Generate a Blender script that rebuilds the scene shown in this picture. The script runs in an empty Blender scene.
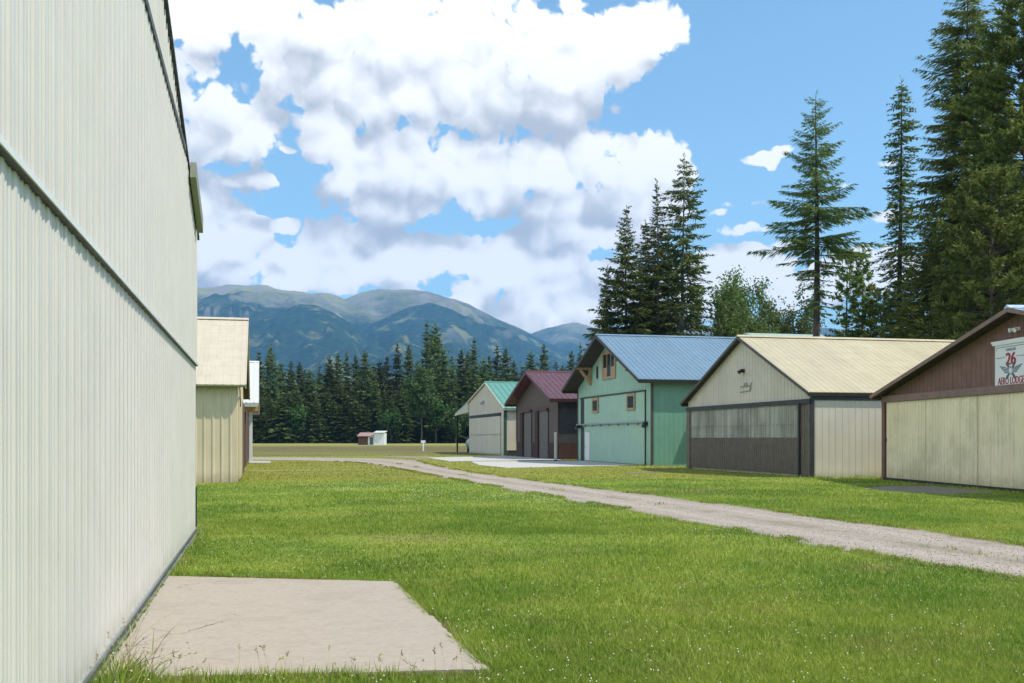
import bpy, math, random
import numpy as np
from mathutils import Vector, Matrix, noise as mnoise

# ------------------------------------------------------------------ camera, world, sun, exposure
S = bpy.context.scene
COL = S.collection
F = 1050.0                      # focal length in pixels of the 1024 px wide picture
YAW = math.atan(250.0 / F)      # the hangar rows run along +Y, the camera is turned right of them
CA, SA = math.cos(YAW), math.sin(YAW)
EYE = 1.6
HOR = 438.0

cam_d = bpy.data.cameras.new("camera")
cam = bpy.data.objects.new("camera", cam_d)
COL.objects.link(cam)
cam.location = (0, 0, EYE)
cam.rotation_euler = (math.radians(90), 0, -YAW)
cam_d.sensor_width = 36.0
cam_d.lens = 36.0 * F / 1024.0
cam_d.shift_y = (HOR - 341.5) / 1024.0
cam_d.clip_start = 0.1
cam_d.clip_end = 40000
S.camera = cam

SUN_DIR = Vector((0.46, -0.29, 0.84)).normalized()     # towards the sun
SUN_EL = math.asin(SUN_DIR.z)
sun_d = bpy.data.lights.new("sun", 'SUN')
sun_d.energy = 3.0
sun_d.angle = math.radians(0.53)
sun_d.color = (1.0, 0.93, 0.80)
sun = bpy.data.objects.new("sun", sun_d)
COL.objects.link(sun)
sun.location = (20, -10, 60)
sun.rotation_euler = SUN_DIR.to_track_quat('Z', 'Y').to_euler()

S.view_settings.view_transform = 'Standard'
S.view_settings.look = 'None'
S.view_settings.gamma = 1.0
S.view_settings.exposure = 0.78
S.view_settings.use_curve_mapping = False
S.render.engine = 'CYCLES'
S.cycles.use_denoising = True
S.cycles.max_bounces = 6
S.cycles.diffuse_bounces = 3
S.cycles.transmission_bounces = 4
S.cycles.volume_bounces = 0
S.cycles.sample_clamp_indirect = 6

SKY_STRENGTH = 0.15
CLOUD_GAIN = 0.96


class NT:
    """small helper to write node trees"""
    def __init__(self, tree):
        self.t = tree
        self.n = tree.nodes
        self.l = tree.links

    def node(self, kind, **kw):
        x = self.n.new(kind)
        for k, v in kw.items():
            setattr(x, k, v)
        return x

    def put(self, sock, v):
        if isinstance(v, bpy.types.NodeSocket):
            self.l.new(v, sock)
        elif isinstance(v, bpy.types.Node):
            self.l.new(v.outputs[0], sock)
        else:
            sock.default_value = v

    def math(self, op, a, b=None, c=None, clamp=False):
        x = self.node('ShaderNodeMath', operation=op, use_clamp=clamp)
        self.put(x.inputs[0], a)
        if b is not None: self.put(x.inputs[1], b)
        if c is not None: self.put(x.inputs[2], c)
        return x.outputs[0]

    def vec(self, op, a, b=None, c=None):
        x = self.node('ShaderNodeVectorMath', operation=op)
        self.put(x.inputs[0], a)
        if b is not None: self.put(x.inputs[1], b)
        if c is not None: self.put(x.inputs[2], c)
        return x.outputs['Value'] if op in ('DOT_PRODUCT', 'LENGTH', 'DISTANCE') else x.outputs['Vector']

    def smooth(self, v, a, b, o0=0.0, o1=1.0):
        x = self.node('ShaderNodeMapRange', interpolation_type='SMOOTHSTEP')
        self.put(x.inputs['Value'], v)
        x.inputs['From Min'].default_value = a
        x.inputs['From Max'].default_value = b
        x.inputs['To Min'].default_value = o0
        x.inputs['To Max'].default_value = o1
        return x.outputs[0]

    def noise(self, v, scale, detail=4, rough=0.55, dim='3D', dist=0.0):
        x = self.node('ShaderNodeTexNoise', noise_dimensions=dim)
        self.put(x.inputs['Vector'], v)
        x.inputs['Scale'].default_value = scale
        x.inputs['Detail'].default_value = detail
        x.inputs['Roughness'].default_value = rough
        x.inputs['Distortion'].default_value = dist
        return x.outputs['Fac']

    def mix(self, f, a, b):
        x = self.node('ShaderNodeMix', data_type='RGBA')
        self.put(x.inputs[0], f)
        self.put(x.inputs[6], a if not isinstance(a, tuple) else (*a[:3], 1))
        self.put(x.inputs[7], b if not isinstance(b, tuple) else (*b[:3], 1))
        return x.outputs[2]


def build_world():
    w = bpy.data.worlds.new("World")
    S.world = w
    w.use_nodes = True
    t = NT(w.node_tree)
    t.n.clear()
    out = t.node('ShaderNodeOutputWorld')
    bg = t.node('ShaderNodeBackground')
    bg.inputs['Strength'].default_value = SKY_STRENGTH
    t.l.new(bg.outputs[0], out.inputs[0])
    sky = t.node('ShaderNodeTexSky', sky_type='NISHITA')
    sky.sun_disc = False
    sky.sun_elevation = SUN_EL
    sky.sun_rotation = math.atan2(SUN_DIR.x, SUN_DIR.y)
    sky.altitude = 900
    sky.air_density = 1.0
    sky.dust_density = 0.6
    sky.ozone_density = 1.0
    tc = t.node('ShaderNodeTexCoord')
    d = tc.outputs['Generated']
    sep = t.node('ShaderNodeSeparateXYZ')
    t.l.new(d, sep.inputs[0])
    az = t.math('ARCTAN2', sep.outputs[0], sep.outputs[1])            # compass angle from +Y, clockwise
    el = t.math('ARCSINE', sep.outputs[2])
    cmb = t.node('ShaderNodeCombineXYZ')
    t.put(cmb.inputs[0], az)
    t.put(cmb.inputs[1], el)
    p0 = cmb.outputs[0]

    # bend the outlines
    wn = t.node('ShaderNodeTexNoise', noise_dimensions='2D')
    t.put(wn.inputs['Vector'], p0)
    wn.inputs['Scale'].default_value = 24
    wn.inputs['Detail'].default_value = 3
    wn.inputs['Roughness'].default_value = .5
    wv = t.vec('SUBTRACT', wn.outputs['Color'], (0.5, 0.5, 0.5))
    pw = t.vec('MULTIPLY_ADD', wv, (0.022, 0.016, 0.0), p0)

    # two node groups: the broad heads of the clouds, and the billows on them
    def group(name):
        g = bpy.data.node_groups.new(name, 'ShaderNodeTree')
        g.interface.new_socket("P", in_out='INPUT', socket_type='NodeSocketVector')
        g.interface.new_socket("D", in_out='OUTPUT', socket_type='NodeSocketFloat')
        return g, NT(g), g.nodes.new('NodeGroupInput'), g.nodes.new('NodeGroupOutput')

    def azel(x, y):
        return (math.atan((x - 512) / F) + YAW, math.atan((HOR - y) / math.hypot(F, x - 512)))
    # cumulus heads: centre and half sizes, given by where they stand in the sky, weight
    heads = [(300, 28, 62, 34, 1), (285, 60, 40, 34, .9), (335, 70, 50, 36, 1), (390, 40, 70, 44, 1), (395, 85, 70, 40, 1), (470, 50, 80, 52, 1), (470, 100, 80, 36, 1), (550, 70, 70, 48, 1),
             (555, 112, 60, 26, .8), (615, 55, 50, 34, 1), (655, 36, 28, 28, 1), (600, 95, 50, 26, .8), (380, 118, 50, 24, .8),
             (205, 105, 48, 44, 1), (245, 122, 34, 36, 1), (185, 140, 40, 26, .9), (190, 25, 46, 30, 1), (235, 12, 40, 22, .9), (172, 70, 30, 40, .9),
             (332, 128, 30, 28, 1), (345, 165, 38, 34, 1), (395, 165, 64, 44, 1), (450, 170, 54, 42, 1), (400, 205, 70, 24, .8), (480, 205, 40, 26, .7),
             (545, 170, 46, 32, 1), (600, 160, 52, 32, 1), (650, 172, 38, 36, 1), (575, 205, 64, 28, .9), (640, 210, 50, 30, .9), (590, 238, 80, 22, .9),
             (345, 240, 40, 24, .8), (300, 268, 40, 22, 1), (350, 275, 50, 26, 1), (400, 262, 50, 30, 1), (455, 258, 50, 30, 1), (510, 270, 50, 30, 1), (560, 275, 50, 34, 1), (440, 295, 80, 22, 1), (540, 310, 80, 26, .9), (610, 285, 50, 34, .9),
             (212, 246, 40, 36, 1), (240, 232, 26, 22, 1), (200, 205, 16, 18, .9), (235, 275, 40, 20, .9), (280, 226, 15, 8, .8), (262, 180, 30, 8, .8), (235, 184, 14, 6, .7),
             (766, 160, 18, 8, .75), (780, 152, 12, 7, .7), (745, 268, 42, 20, 1), (700, 290, 60, 26, 1), (790, 290, 60, 20, .8), (735, 205, 36, 8, .38), (790, 245, 36, 8, .35), (870, 164, 32, 8, .35), (720, 215, 18, 6, .4), (845, 185, 22, 5, .3),
             (870, 272, 50, 22, .9), (888, 215, 20, 9, .55), (745, 228, 40, 7, .35), (575, 4, 18, 9, .9), (225, 200, 12, 5, .4), (290, 150, 16, 6, .3),
             (120, 60, 80, 50, 1), (60, 200, 150, 60, 1), (1150, 260, 120, 40, 1), (1300, 90, 150, 60, 1), (-200, 60, 160, 80, 1)]
    gh, q, gi, go = group("cloud_heads")
    m = None
    # and cumulus added out of view to fill shaded fronts: compass angle, elevation, half sizes
    fill_heads = [(-.75, .62, .26, .16), (-1.15, .40, .34, .16), (-1.45, .75, .35, .18), (-1.9, .45, .42, .18), (-2.5, .62, .40, .18), (-2.3, .25, .40, .12), (-1.5, .20, .40, .10),
              (2.7, .40, .30, .16), (2.2, .25, .30, .10), (1.7, .20, .30, .08), (-.2, .85, .3, .14)]
    for hd in heads + fill_heads:
        if len(hd) == 5:
            cx, cy, rx, ry, wgt = hd
            a, e = azel(cx, cy)
            ia, ie = F / rx * 0.86, F / ry * 0.86
        else:
            a, e, ia, ie, wgt = hd[0], hd[1], 1 / hd[2], 1 / hd[3], 1
        v = q.vec('MULTIPLY_ADD', gi.outputs[0], (ia, ie, 0), (-a * ia, -e * ie, 0))
        r2 = q.vec('DOT_PRODUCT', v, v)
        if wgt != 1:
            r2 = q.math('ADD', r2, 1 - wgt)
        if m is None:
            m = r2
        else:
            x = q.node('ShaderNodeMath', operation='SMOOTH_MIN')
            q.put(x.inputs[0], m); q.put(x.inputs[1], r2); x.inputs[2].default_value = 0.12
            m = x.outputs[0]
    q.l.new(q.math('SUBTRACT', 1.0, q.math('MINIMUM', m, 2.4)), go.inputs[0])

    gb, q, gi, go = group("cloud_billows")
    total = 0.0
    for sc, amp in ((13, .62), (29, .46), (64, .28), (140, .15)):
        vo = q.node('ShaderNodeTexVoronoi', feature='F1', voronoi_dimensions='2D')
        q.put(vo.inputs['Vector'], gi.outputs[0])
        vo.inputs['Scale'].default_value = sc
        dd = q.math('MULTIPLY', vo.outputs['Distance'], vo.outputs['Distance'])
        total = q.math('MULTIPLY_ADD', q.math('MULTIPLY_ADD', dd, -1.9, .36), amp, total)
    fb = q.noise(gi.outputs[0], 40, 8, .66, '2D')
    total = q.math('MULTIPLY_ADD', q.math('SUBTRACT', fb, .5), 1.05, total)
    q.l.new(total, go.inputs[0])

    # the rounded lobes that catch the light
    gs, q, gi, go = group("cloud_lobes")
    total = 0.0
    for sc, amp in ((10, .60), (21, .50), (44, .30)):
        vo = q.node('ShaderNodeTexVoronoi', feature='F1', voronoi_dimensions='2D')
        q.put(vo.inputs['Vector'], gi.outputs[0])
        vo.inputs['Scale'].default_value = sc
        dd = q.math('MULTIPLY', vo.outputs['Distance'], vo.outputs['Distance'])
        total = q.math('MULTIPLY_ADD', q.math('MULTIPLY_ADD', dd, -1.9, .36), amp, total)
    fb = q.noise(gi.outputs[0], 30, 5, .6, '2D')
    total = q.math('MULTIPLY_ADD', q.math('SUBTRACT', fb, .5), .62, total)
    q.l.new(total, go.inputs[0])

    def field(g, pv):
        n = t.node('ShaderNodeGroup')
        n.node_tree = g
        t.put(n.inputs[0], pv)
        return n.outputs[0]
    h0 = field(gh, pw)
    h1 = field(gh, t.vec('ADD', pw, (0.008, 0.040, 0)))
    b0 = field(gb, pw)
    s0 = field(gs, pw)
    s1 = field(gs, t.vec('ADD', pw, (0.006, 0.014, 0)))
    d0 = t.math('ADD', h0, b0)
    alpha = t.smooth(d0, -0.07, 0.26)
    # sunlit where a head thins upwards, grey on its underside
    under = t.math('SUBTRACT', h0, h1)
    puff = t.math('SUBTRACT', s0, s1)
    lit = t.math('MULTIPLY_ADD', puff, 1.15, under)
    shade2 = t.smooth(lit, -1.05, 0.60)
    ccol = t.mix(shade2, (0.40, 0.41, 0.425), (.86, .845, .82))
    lowc = t.smooth(el, 0.03, 0.20, 1.0, 0.0)
    ccol = t.mix(lowc, ccol, t.mix(shade2, (0.62, 0.575, 0.51), (1.60, 1.46, 1.26)))
    # clouds out of view get added brightness, as fill for the shaded fronts
    ahead = t.vec('DOT_PRODUCT', d, (math.sin(YAW), math.cos(YAW), 0.0))
    cl = t.vec('SCALE', ccol)
    t.put(cl.node.inputs['Scale'], t.smooth(ahead, .62, .25, CLOUD_GAIN / SKY_STRENGTH, 1.9 * CLOUD_GAIN / SKY_STRENGTH))
    skyc = t.node('ShaderNodeMix', data_type='RGBA', blend_type='MULTIPLY')
    skyc.inputs[0].default_value = 1.0
    t.l.new(sky.outputs[0], skyc.inputs[6])
    skyc.inputs[7].default_value = (0.78, 0.93, 0.87, 1)
    low = t.smooth(el, -0.02, 0.03)
    col = t.mix(t.math('MULTIPLY', alpha, low), skyc.outputs[2], cl)
    t.l.new(col, bg.inputs['Color'])
    w.cycles.sampling_method = 'MANUAL'
    w.cycles.sample_map_resolution = 1024


build_world()


# ------------------------------------------------------------------ helpers
def P(px, z):
    """ground plan position of picture column px at camera depth z"""
    xc = (px - 512) / F * z
    return (xc * CA + z * SA, z * CA - xc * SA)


def G(px, py):
    return P(px, EYE * F / (py - HOR))


def HZ(py, z):
    """height above ground at picture row py and depth z"""
    return EYE + (HOR - py) / F * z


class MB:
    def __init__(self):
        self.v, self.f, self.m = [], [], []
        self.mi = 0

    def add(self, vs, fs):
        o = len(self.v)
        self.v += [tuple(x) for x in vs]
        self.f += [tuple(i + o for i in f) for f in fs]
        self.m += [self.mi] * len(fs)

    def box(self, x0, x1, y0, y1, z0, z1):
        self.add([(x0, y0, z0), (x1, y0, z0), (x1, y1, z0), (x0, y1, z0), (x0, y0, z1), (x1, y0, z1), (x1, y1, z1), (x0, y1, z1)],
                 [(3, 2, 1, 0), (4, 5, 6, 7), (0, 1, 5, 4), (1, 2, 6, 5), (2, 3, 7, 6), (3, 0, 4, 7)])

    def obox(self, O, U, V, N, u, v, n):
        O, U, V, N = Vector(O), Vector(U), Vector(V), Vector(N)
        c = [O + U * a + V * b + N * d for d in n for (a, b) in ((u[0], v[0]), (u[1], v[0]), (u[1], v[1]), (u[0], v[1]))]
        self.add(c, [(3, 2, 1, 0), (4, 5, 6, 7), (0, 1, 5, 4), (1, 2, 6, 5), (2, 3, 7, 6), (3, 0, 4, 7)])

    def prism(self, poly, axis, a, b):
        """poly of 2D points extruded between a and b along axis ('x','y','z')"""
        def mk(p, t):
            return {'x': (t, p[0], p[1]), 'y': (p[0], t, p[1]), 'z': (p[0], p[1], t)}[axis]
        n = len(poly)
        self.add([mk(p, a) for p in poly] + [mk(p, b) for p in poly],
                 [tuple(range(n))[::-1], tuple(range(n, 2 * n))] + [(i, (i + 1) % n, n + (i + 1) % n, n + i) for i in range(n)])

    def ribbed(self, O, U, ulen, V, v0, v1, N, pitch=.25, rw=.05, rh=.025, back=.02, minor=False, extra=(), phase=.5, jitter=0):
        """a folded metal sheet: ribs run along V, repeat along U, stand out along N"""
        O, U, V, N = Vector(O), Vector(U), Vector(V), Vector(N)
        f0 = v0 if callable(v0) else (lambda u: v0)
        f1 = v1 if callable(v1) else (lambda u: v1)
        br = [(0.0, 0.0), (ulen, 0.0)]
        k = 0
        while True:
            c = (k + phase) * pitch
            if c + rw > ulen: break
            if c - rw > 0:
                br += [(c - rw / 2 - rh * .55, 0), (c - rw / 2, rh), (c + rw / 2, rh), (c + rw / 2 + rh * .55, 0)]
            if minor:
                for s in (.34, .66):
                    cm = c + s * pitch
                    if cm + .03 < ulen:
                        br += [(cm - .02, 0), (cm - .008, .006), (cm + .008, .006), (cm + .02, 0)]
            k += 1
        br += [(e, None) for e in extra if 0 < e < ulen]
        br.sort(key=lambda p: p[0])
        out = []
        for i, (u, h) in enumerate(br):
            if h is None:
                h = out[-1][1] if out else 0
            if out and u - out[-1][0] < 1e-5: continue
            out.append((u, h))
        br = out
        n = len(br)
        vs = []
        for (u, h) in br:
            b, t = f0(u), f1(u)
            vs += [O + U * u + V * b + N * h, O + U * u + V * t + N * h, O + U * u + V * b - N * back, O + U * u + V * t - N * back]
        fs = []
        for i in range(n - 1):
            a, b = 4 * i, 4 * (i + 1)
            fs += [(a, b, b + 1, a + 1), (a + 2, a + 3, b + 3, b + 2), (a + 1, b + 1, b + 3, a + 3), (a, a + 2, b + 2, b)]
        e = 4 * (n - 1)
        fs += [(0, 1, 3, 2), (e, e + 2, e + 3, e + 1)]
        self.add(vs, fs)

    def tube(self, pts, rad, seg=8, cap=True):
        pts = [Vector(p) for p in pts]
        if not isinstance(rad, (list, tuple)): rad = [rad] * len(pts)
        vs = []
        for i, p in enumerate(pts):
            d = (pts[min(i + 1, len(pts) - 1)] - pts[max(i - 1, 0)]).normalized()
            a = d.orthogonal().normalized()
            if abs(d.z) > .9: a = (Vector((1, 0, 0)) - d * d.x).normalized()
            b = d.cross(a)
            for k in range(seg):
                t = 2 * math.pi * k / seg
                vs.append(p + (a * math.cos(t) + b * math.sin(t)) * rad[i])
        fs = []
        for i in range(len(pts) - 1):
            for k in range(seg):
                k2 = (k + 1) % seg
                fs.append((i * seg + k, i * seg + k2, (i + 1) * seg + k2, (i + 1) * seg + k))
        if cap:
            fs += [tuple(range(seg))[::-1], tuple(range((len(pts) - 1) * seg, len(pts) * seg))]
        self.add(vs, fs)

    def build(self, name, mat, parent=None, smooth=False):
        me = bpy.data.meshes.new(name)
        me.from_pydata(self.v, [], self.f)
        mats = mat if isinstance(mat, (list, tuple)) else [mat]
        for x in mats: me.materials.append(x)
        if len(mats) > 1: me.polygons.foreach_set('material_index', self.m)
        if smooth: me.polygons.foreach_set('use_smooth', [True] * len(self.f))
        me.update()
        o = bpy.data.objects.new(name, me)
        COL.objects.link(o)
        if parent is not None: o.parent = parent
        return o


def np_mesh(name, verts, faces, mat, parent=None, attr=None):
    """fast mesh from arrays; faces is an (n,3) or (n,4) array or a list of such arrays"""
    fl = faces if isinstance(faces, list) else [faces]
    me = bpy.data.meshes.new(name)
    verts = np.ascontiguousarray(verts, dtype=np.float32)
    me.vertices.add(len(verts))
    me.vertices.foreach_set('co', verts.ravel())
    idx = np.concatenate([f.ravel() for f in fl]).astype(np.int32)
    tot = np.concatenate([np.full(len(f), f.shape[1]) for f in fl]).astype(np.int32)
    start = np.concatenate(([0], np.cumsum(tot)[:-1])).astype(np.int32)
    me.loops.add(len(idx))
    me.loops.foreach_set('vertex_index', idx)
    me.polygons.add(len(tot))
    me.polygons.foreach_set('loop_start', start)
    me.materials.append(mat)
    if attr is not None:
        at = me.attributes.new('rnd', 'FLOAT', 'POINT')
        at.data.foreach_set('value', np.ascontiguousarray(attr, dtype=np.float32))
    me.update(calc_edges=True)
    o = bpy.data.objects.new(name, me)
    COL.objects.link(o)
    if parent is not None: o.parent = parent
    return o


def tag(o, label=None, cat=None, group=None, kind=None):
    if label: o['label'] = label
    if cat: o['category'] = cat
    if group: o['group'] = group
    if kind: o['kind'] = kind
    return o


def empty(name, loc, rz, label, cat, group=None):
    o = bpy.data.objects.new(name, None)
    COL.objects.link(o)
    o.location = loc
    o.rotation_euler = (0, 0, rz)
    o.empty_display_size = .3
    return tag(o, label, cat, group)


def copy_tree(o, parent=None):
    c = o.copy()
    COL.objects.link(c)
    if parent is not None: c.parent = parent
    for ch in list(o.children):
        copy_tree(ch, c)
    return c


# ------------------------------------------------------------------ materials
def mat(name, col, rough=.6, metal=0.0, var=.12, scale=3.0, streak=0.0, bump=0.0, bscale=40.0, col2=None, c2amt=.5, spec=.5, dirt=None, dirt_h=.5, panel=None, pamp=.07):
    m = bpy.data.materials.new(name)
    m.use_nodes = True
    t = NT(m.node_tree)
    bs = t.n['Principled BSDF']
    tc = t.node('ShaderNodeTexCoord')
    v = tc.outputs['Object']
    n1 = t.noise(v, scale, 6, .6)
    c = t.mix(t.smooth(n1, .3, .7), tuple(x * (1 - var) for x in col), tuple(min(1, x * (1 + var)) for x in col))
    if col2:
        n2 = t.noise(v, scale * .37, 5, .65)
        c = t.mix(t.math('MULTIPLY', t.smooth(n2, .48, .66), c2amt), c, col2)
    if panel:
        # sheet to sheet differences of fade, and faint fastener lines on roofs
        pv_ = t.vec('MULTIPLY', v, (1.09 if 'x' in panel else 0, 1.09 if 'y' in panel else 0, 0))
        fl = t.vec('FLOOR', t.vec('ADD', pv_, (.013, .017, 0)))
        wn_ = t.node('ShaderNodeTexWhiteNoise', noise_dimensions='3D')
        t.put(wn_.inputs['Vector'], fl)
        hs = t.node('ShaderNodeHueSaturation')
        t.put(hs.inputs['Color'], c)
        t.put(hs.inputs['Value'], t.math('MULTIPLY_ADD', wn_.outputs['Value'], pamp * 2, 1 - pamp))
        c = hs.outputs[0]
        if panel == 'y':
            sx_ = t.node('ShaderNodeSeparateXYZ')
            t.l.new(v, sx_.inputs[0])
            ln = t.math('ABSOLUTE', t.math('SUBTRACT', t.math('FRACT', t.math('MULTIPLY', sx_.outputs[0], 1.25)), .5))
            c = t.mix(t.math('MULTIPLY', t.smooth(ln, .05, .015), .22), c, tuple(x * .6 for x in col))
            n5 = t.noise(t.vec('MULTIPLY', v, (.5, 3.5, .5)), 1.0, 5, .65)
            c = t.mix(t.math('MULTIPLY', t.smooth(n5, .48, .74), .35), c, tuple(x * .68 for x in col))
    if streak:
        sv = t.vec('MULTIPLY', v, (9, 9, .35))
        n3 = t.noise(sv, 1.0, 5, .65)
        c = t.mix(t.math('MULTIPLY', t.smooth(n3, .45, .75), streak), c, tuple(x * .55 for x in col))
    if dirt:
        sp = t.node('ShaderNodeSeparateXYZ')
        t.l.new(v, sp.inputs[0])
        n4 = t.noise(v, 5, 5, .7)
        hh = t.math('ADD', sp.outputs[2], t.math('MULTIPLY', n4, -dirt_h * 1.2))
        c = t.mix(t.smooth(hh, -dirt_h * .6, dirt_h * .35, .6, 0), c, dirt)
    t.put(bs.inputs['Base Color'], c)
    bs.inputs['Roughness'].default_value = rough
    bs.inputs['Metallic'].default_value = metal
    bs.inputs['Specular IOR Level'].default_value = spec
    t.put(bs.inputs['Roughness'], t.smooth(t.noise(v, scale * 2.3, 4), .25, .75, max(.05, rough - .1), min(1, rough + .1)))
    if bump:
        b = t.node('ShaderNodeBump')
        b.inputs['Strength'].default_value = bump
        b.inputs['Distance'].default_value = .02
        t.put(b.inputs['Height'], t.noise(v, bscale, 5, .6))
        t.l.new(b.outputs[0], bs.inputs['Normal'])
    return m


M = {}
M['white_wall'] = mat('white_siding', (.60, .57, .52), .42, var=.03, scale=1.2, streak=.04, dirt=(.36, .36, .27), dirt_h=.35, bump=.12, bscale=2.5, panel='x', pamp=.015)
M['white_trim'] = mat('white_trim', (.70, .71, .70), .4, var=.04)
M['grey_trim'] = mat('galvanised', (.42, .43, .45), .4, .6, var=.08)
M['dark_trim'] = mat('dark_trim', (.035, .035, .036), .5, var=.2)
M['rubber'] = mat('rubber_seal', (.05, .055, .06), .6, var=.2)
M['olive_bounce'] = mat('grass_bounce_trim', (.23, .24, .17), .5, var=.08)  # soffit underside: the dim green bounced up from the grass is in the colour
M['tan_wall'] = mat('tan_siding', (.62, .52, .36), .5, var=.05, scale=1, streak=.25, dirt=(.30, .25, .15), dirt_h=.5, panel='xy', pamp=.06)
M['tan_roof'] = mat('tan_roofing', (.53, .47, .355), .5, var=.05, scale=1.5, panel='y', pamp=.05)
M['silver_roof'] = mat('silver_roofing', (.70, .70, .70), .4, .15, var=.06, panel='y', pamp=.05)
M['brown_wood'] = mat('brown_boards', (.13, .065, .045), .7, var=.2, scale=4, streak=.5)
M['timber'] = mat('timber', (.42, .27, .13), .65, var=.2, scale=6, streak=.4)
M['concrete'] = mat('concrete', (.395, .338, .28), .9, var=.06, scale=22, bump=.3, bscale=140, col2=(.335, .285, .235), c2amt=.5, dirt=None)
def crack(m, scale=.9):
    t = NT(m.node_tree)
    bs = t.n['Principled BSDF']
    src = bs.inputs['Base Color'].links[0].from_socket
    tc = t.node('ShaderNodeTexCoord')
    v = tc.outputs['Object']
    wn = t.node('ShaderNodeTexNoise')
    t.put(wn.inputs['Vector'], v)
    wn.inputs['Scale'].default_value = 2.5
    wn.inputs['Detail'].default_value = 6
    vv = t.vec('MULTIPLY_ADD', t.vec('SUBTRACT', wn.outputs['Color'], (.5, .5, .5)), (.5, .5, 0), v)
    vo = t.node('ShaderNodeTexVoronoi', feature='DISTANCE_TO_EDGE', voronoi_dimensions='2D')
    t.put(vo.inputs['Vector'], vv)
    vo.inputs['Scale'].default_value = scale * .55
    c = t.mix(t.math('MULTIPLY', t.smooth(vo.outputs['Distance'], .006, .001), t.smooth(t.noise(v, .8, 3), .5, .6, 0, .55)), src, (.16, .13, .10))
    st = t.noise(t.vec('MULTIPLY', v, (.8, 1.2, 1)), 1.1, 7, .7)
    c = t.mix(t.math('MULTIPLY', t.smooth(st, .5, .72), .45), c, (.27, .225, .175))
    sp = t.noise(v, 38, 3, .6)
    c = t.mix(t.math('MULTIPLY', t.smooth(sp, .66, .72), .35), c, (.20, .17, .14))
    t.put(bs.inputs['Base Color'], c)


crack(M['concrete'])
M['concrete_pale'] = mat('pale_concrete', (.47, .45, .415), .85, var=.06, scale=1.5, bump=.2, bscale=60, col2=(.45, .43, .40), c2amt=.5)
M['teal_wall'] = mat('seafoam_siding', (.33, .515, .395), .5, var=.04, scale=1.2, streak=.14, dirt=(.2, .3, .22), dirt_h=.3, panel='xy', pamp=.06)
M['teal_door'] = mat('seafoam_door', (.37, .55, .42), .5, var=.04, scale=1.2, streak=.08)
M['blue_roof'] = mat('blue_roofing', (.165, .25, .33), .38, var=.05, scale=1.0, panel='y', pamp=.05)
M['pale_blue_roof'] = mat('pale_blue_roofing', (.40, .50, .62), .35, var=.05)
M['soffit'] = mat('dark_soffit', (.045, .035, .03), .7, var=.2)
M['window_wood'] = mat('window_casing', (.40, .27, .15), .6, var=.15, scale=8)
M['glass'] = mat('window_glass', (.02, .03, .035), .06, var=.1, spec=.8)
M['white_paint'] = mat('white_paint', (.76, .77, .77), .45, var=.03)
M['charcoal'] = mat('charcoal_stucco', (.10, .078, .064), .8, var=.08, scale=2, bump=.2, bscale=30)
M['charcoal_ribs'] = mat('charcoal_siding', (.05, .047, .05), .5, var=.1, streak=.2)
M['rust'] = mat('rusted_steel', (.042, .015, .010), .75, var=.25, scale=3, streak=.5)
M['burgundy'] = mat('burgundy_roofing', (.128, .048, .048), .38, var=.06, scale=1, panel='y', pamp=.05)
M['burgundy_dark'] = mat('burgundy_trim', (.10, .028, .034), .5, var=.1)
M['door_grey'] = mat('grey_brown_door', (.125, .105, .095), .5, var=.08)
M['cream_wall'] = mat('cream_siding', (.585, .535, .435), .5, var=.04, scale=1, streak=.16, dirt=(.33, .31, .22), dirt_h=.35, panel='xy', pamp=.06)
M['cream_roof'] = mat('cream_roofing', (.47, .405, .265), .5, var=.05, scale=.8, panel='y', pamp=.05)
M['green_roof'] = mat('green_roofing', (.13, .315, .245), .36, var=.06, scale=1, panel='y', pamp=.05)
M['dark_brown_ribs'] = mat('dark_brown_siding', (.15, .122, .095), .5, var=.15, streak=.6)
M['brown_wall'] = mat('brown_panel', (.19, .10, .075), .7, var=.13, scale=2, streak=.45, panel='xy', pamp=.06)
M['brown_beam'] = mat('brown_beam', (.22, .135, .11), .65, var=.15, scale=3, streak=.2)
M['yellow_door'] = mat('pale_yellow_siding', (.84, .735, .495), .55, var=.05, scale=1.5, streak=.45, dirt=(.40, .34, .18), dirt_h=.7, col2=(.50, .47, .28), c2amt=.5, panel='xy', pamp=.06)
M['black'] = mat('black_metal', (.02, .02, .02), .5, var=.2)
M['red_paint'] = mat('red_paint', (.34, .035, .045), .6, var=.1)
M['grey_paint'] = mat('grey_paint', (.09, .11, .14), .6, var=.1)
M['sign_white'] = mat('sign_board', (.74, .74, .73), .6, var=.03)
M['bark'] = mat('bark', (.10, .075, .058), .9, var=.35, scale=5, bump=.6, bscale=12, streak=.5)
M['bark_grey'] = mat('grey_bark', (.20, .185, .17), .9, var=.3, scale=5, bump=.5, bscale=12, streak=.4)
M['soil'] = mat('soil', (.16, .115, .07), .95, var=.35, scale=14, bump=.6, bscale=60)
M['stone'] = mat('stone', (.36, .32, .285), .9, var=.3, scale=9)
M['flower'] = mat('clover_flower', (.78, .77, .70), .8, var=.1)
M['straw'] = mat('straw', (.42, .36, .19), .8, var=.25, scale=20)

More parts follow.
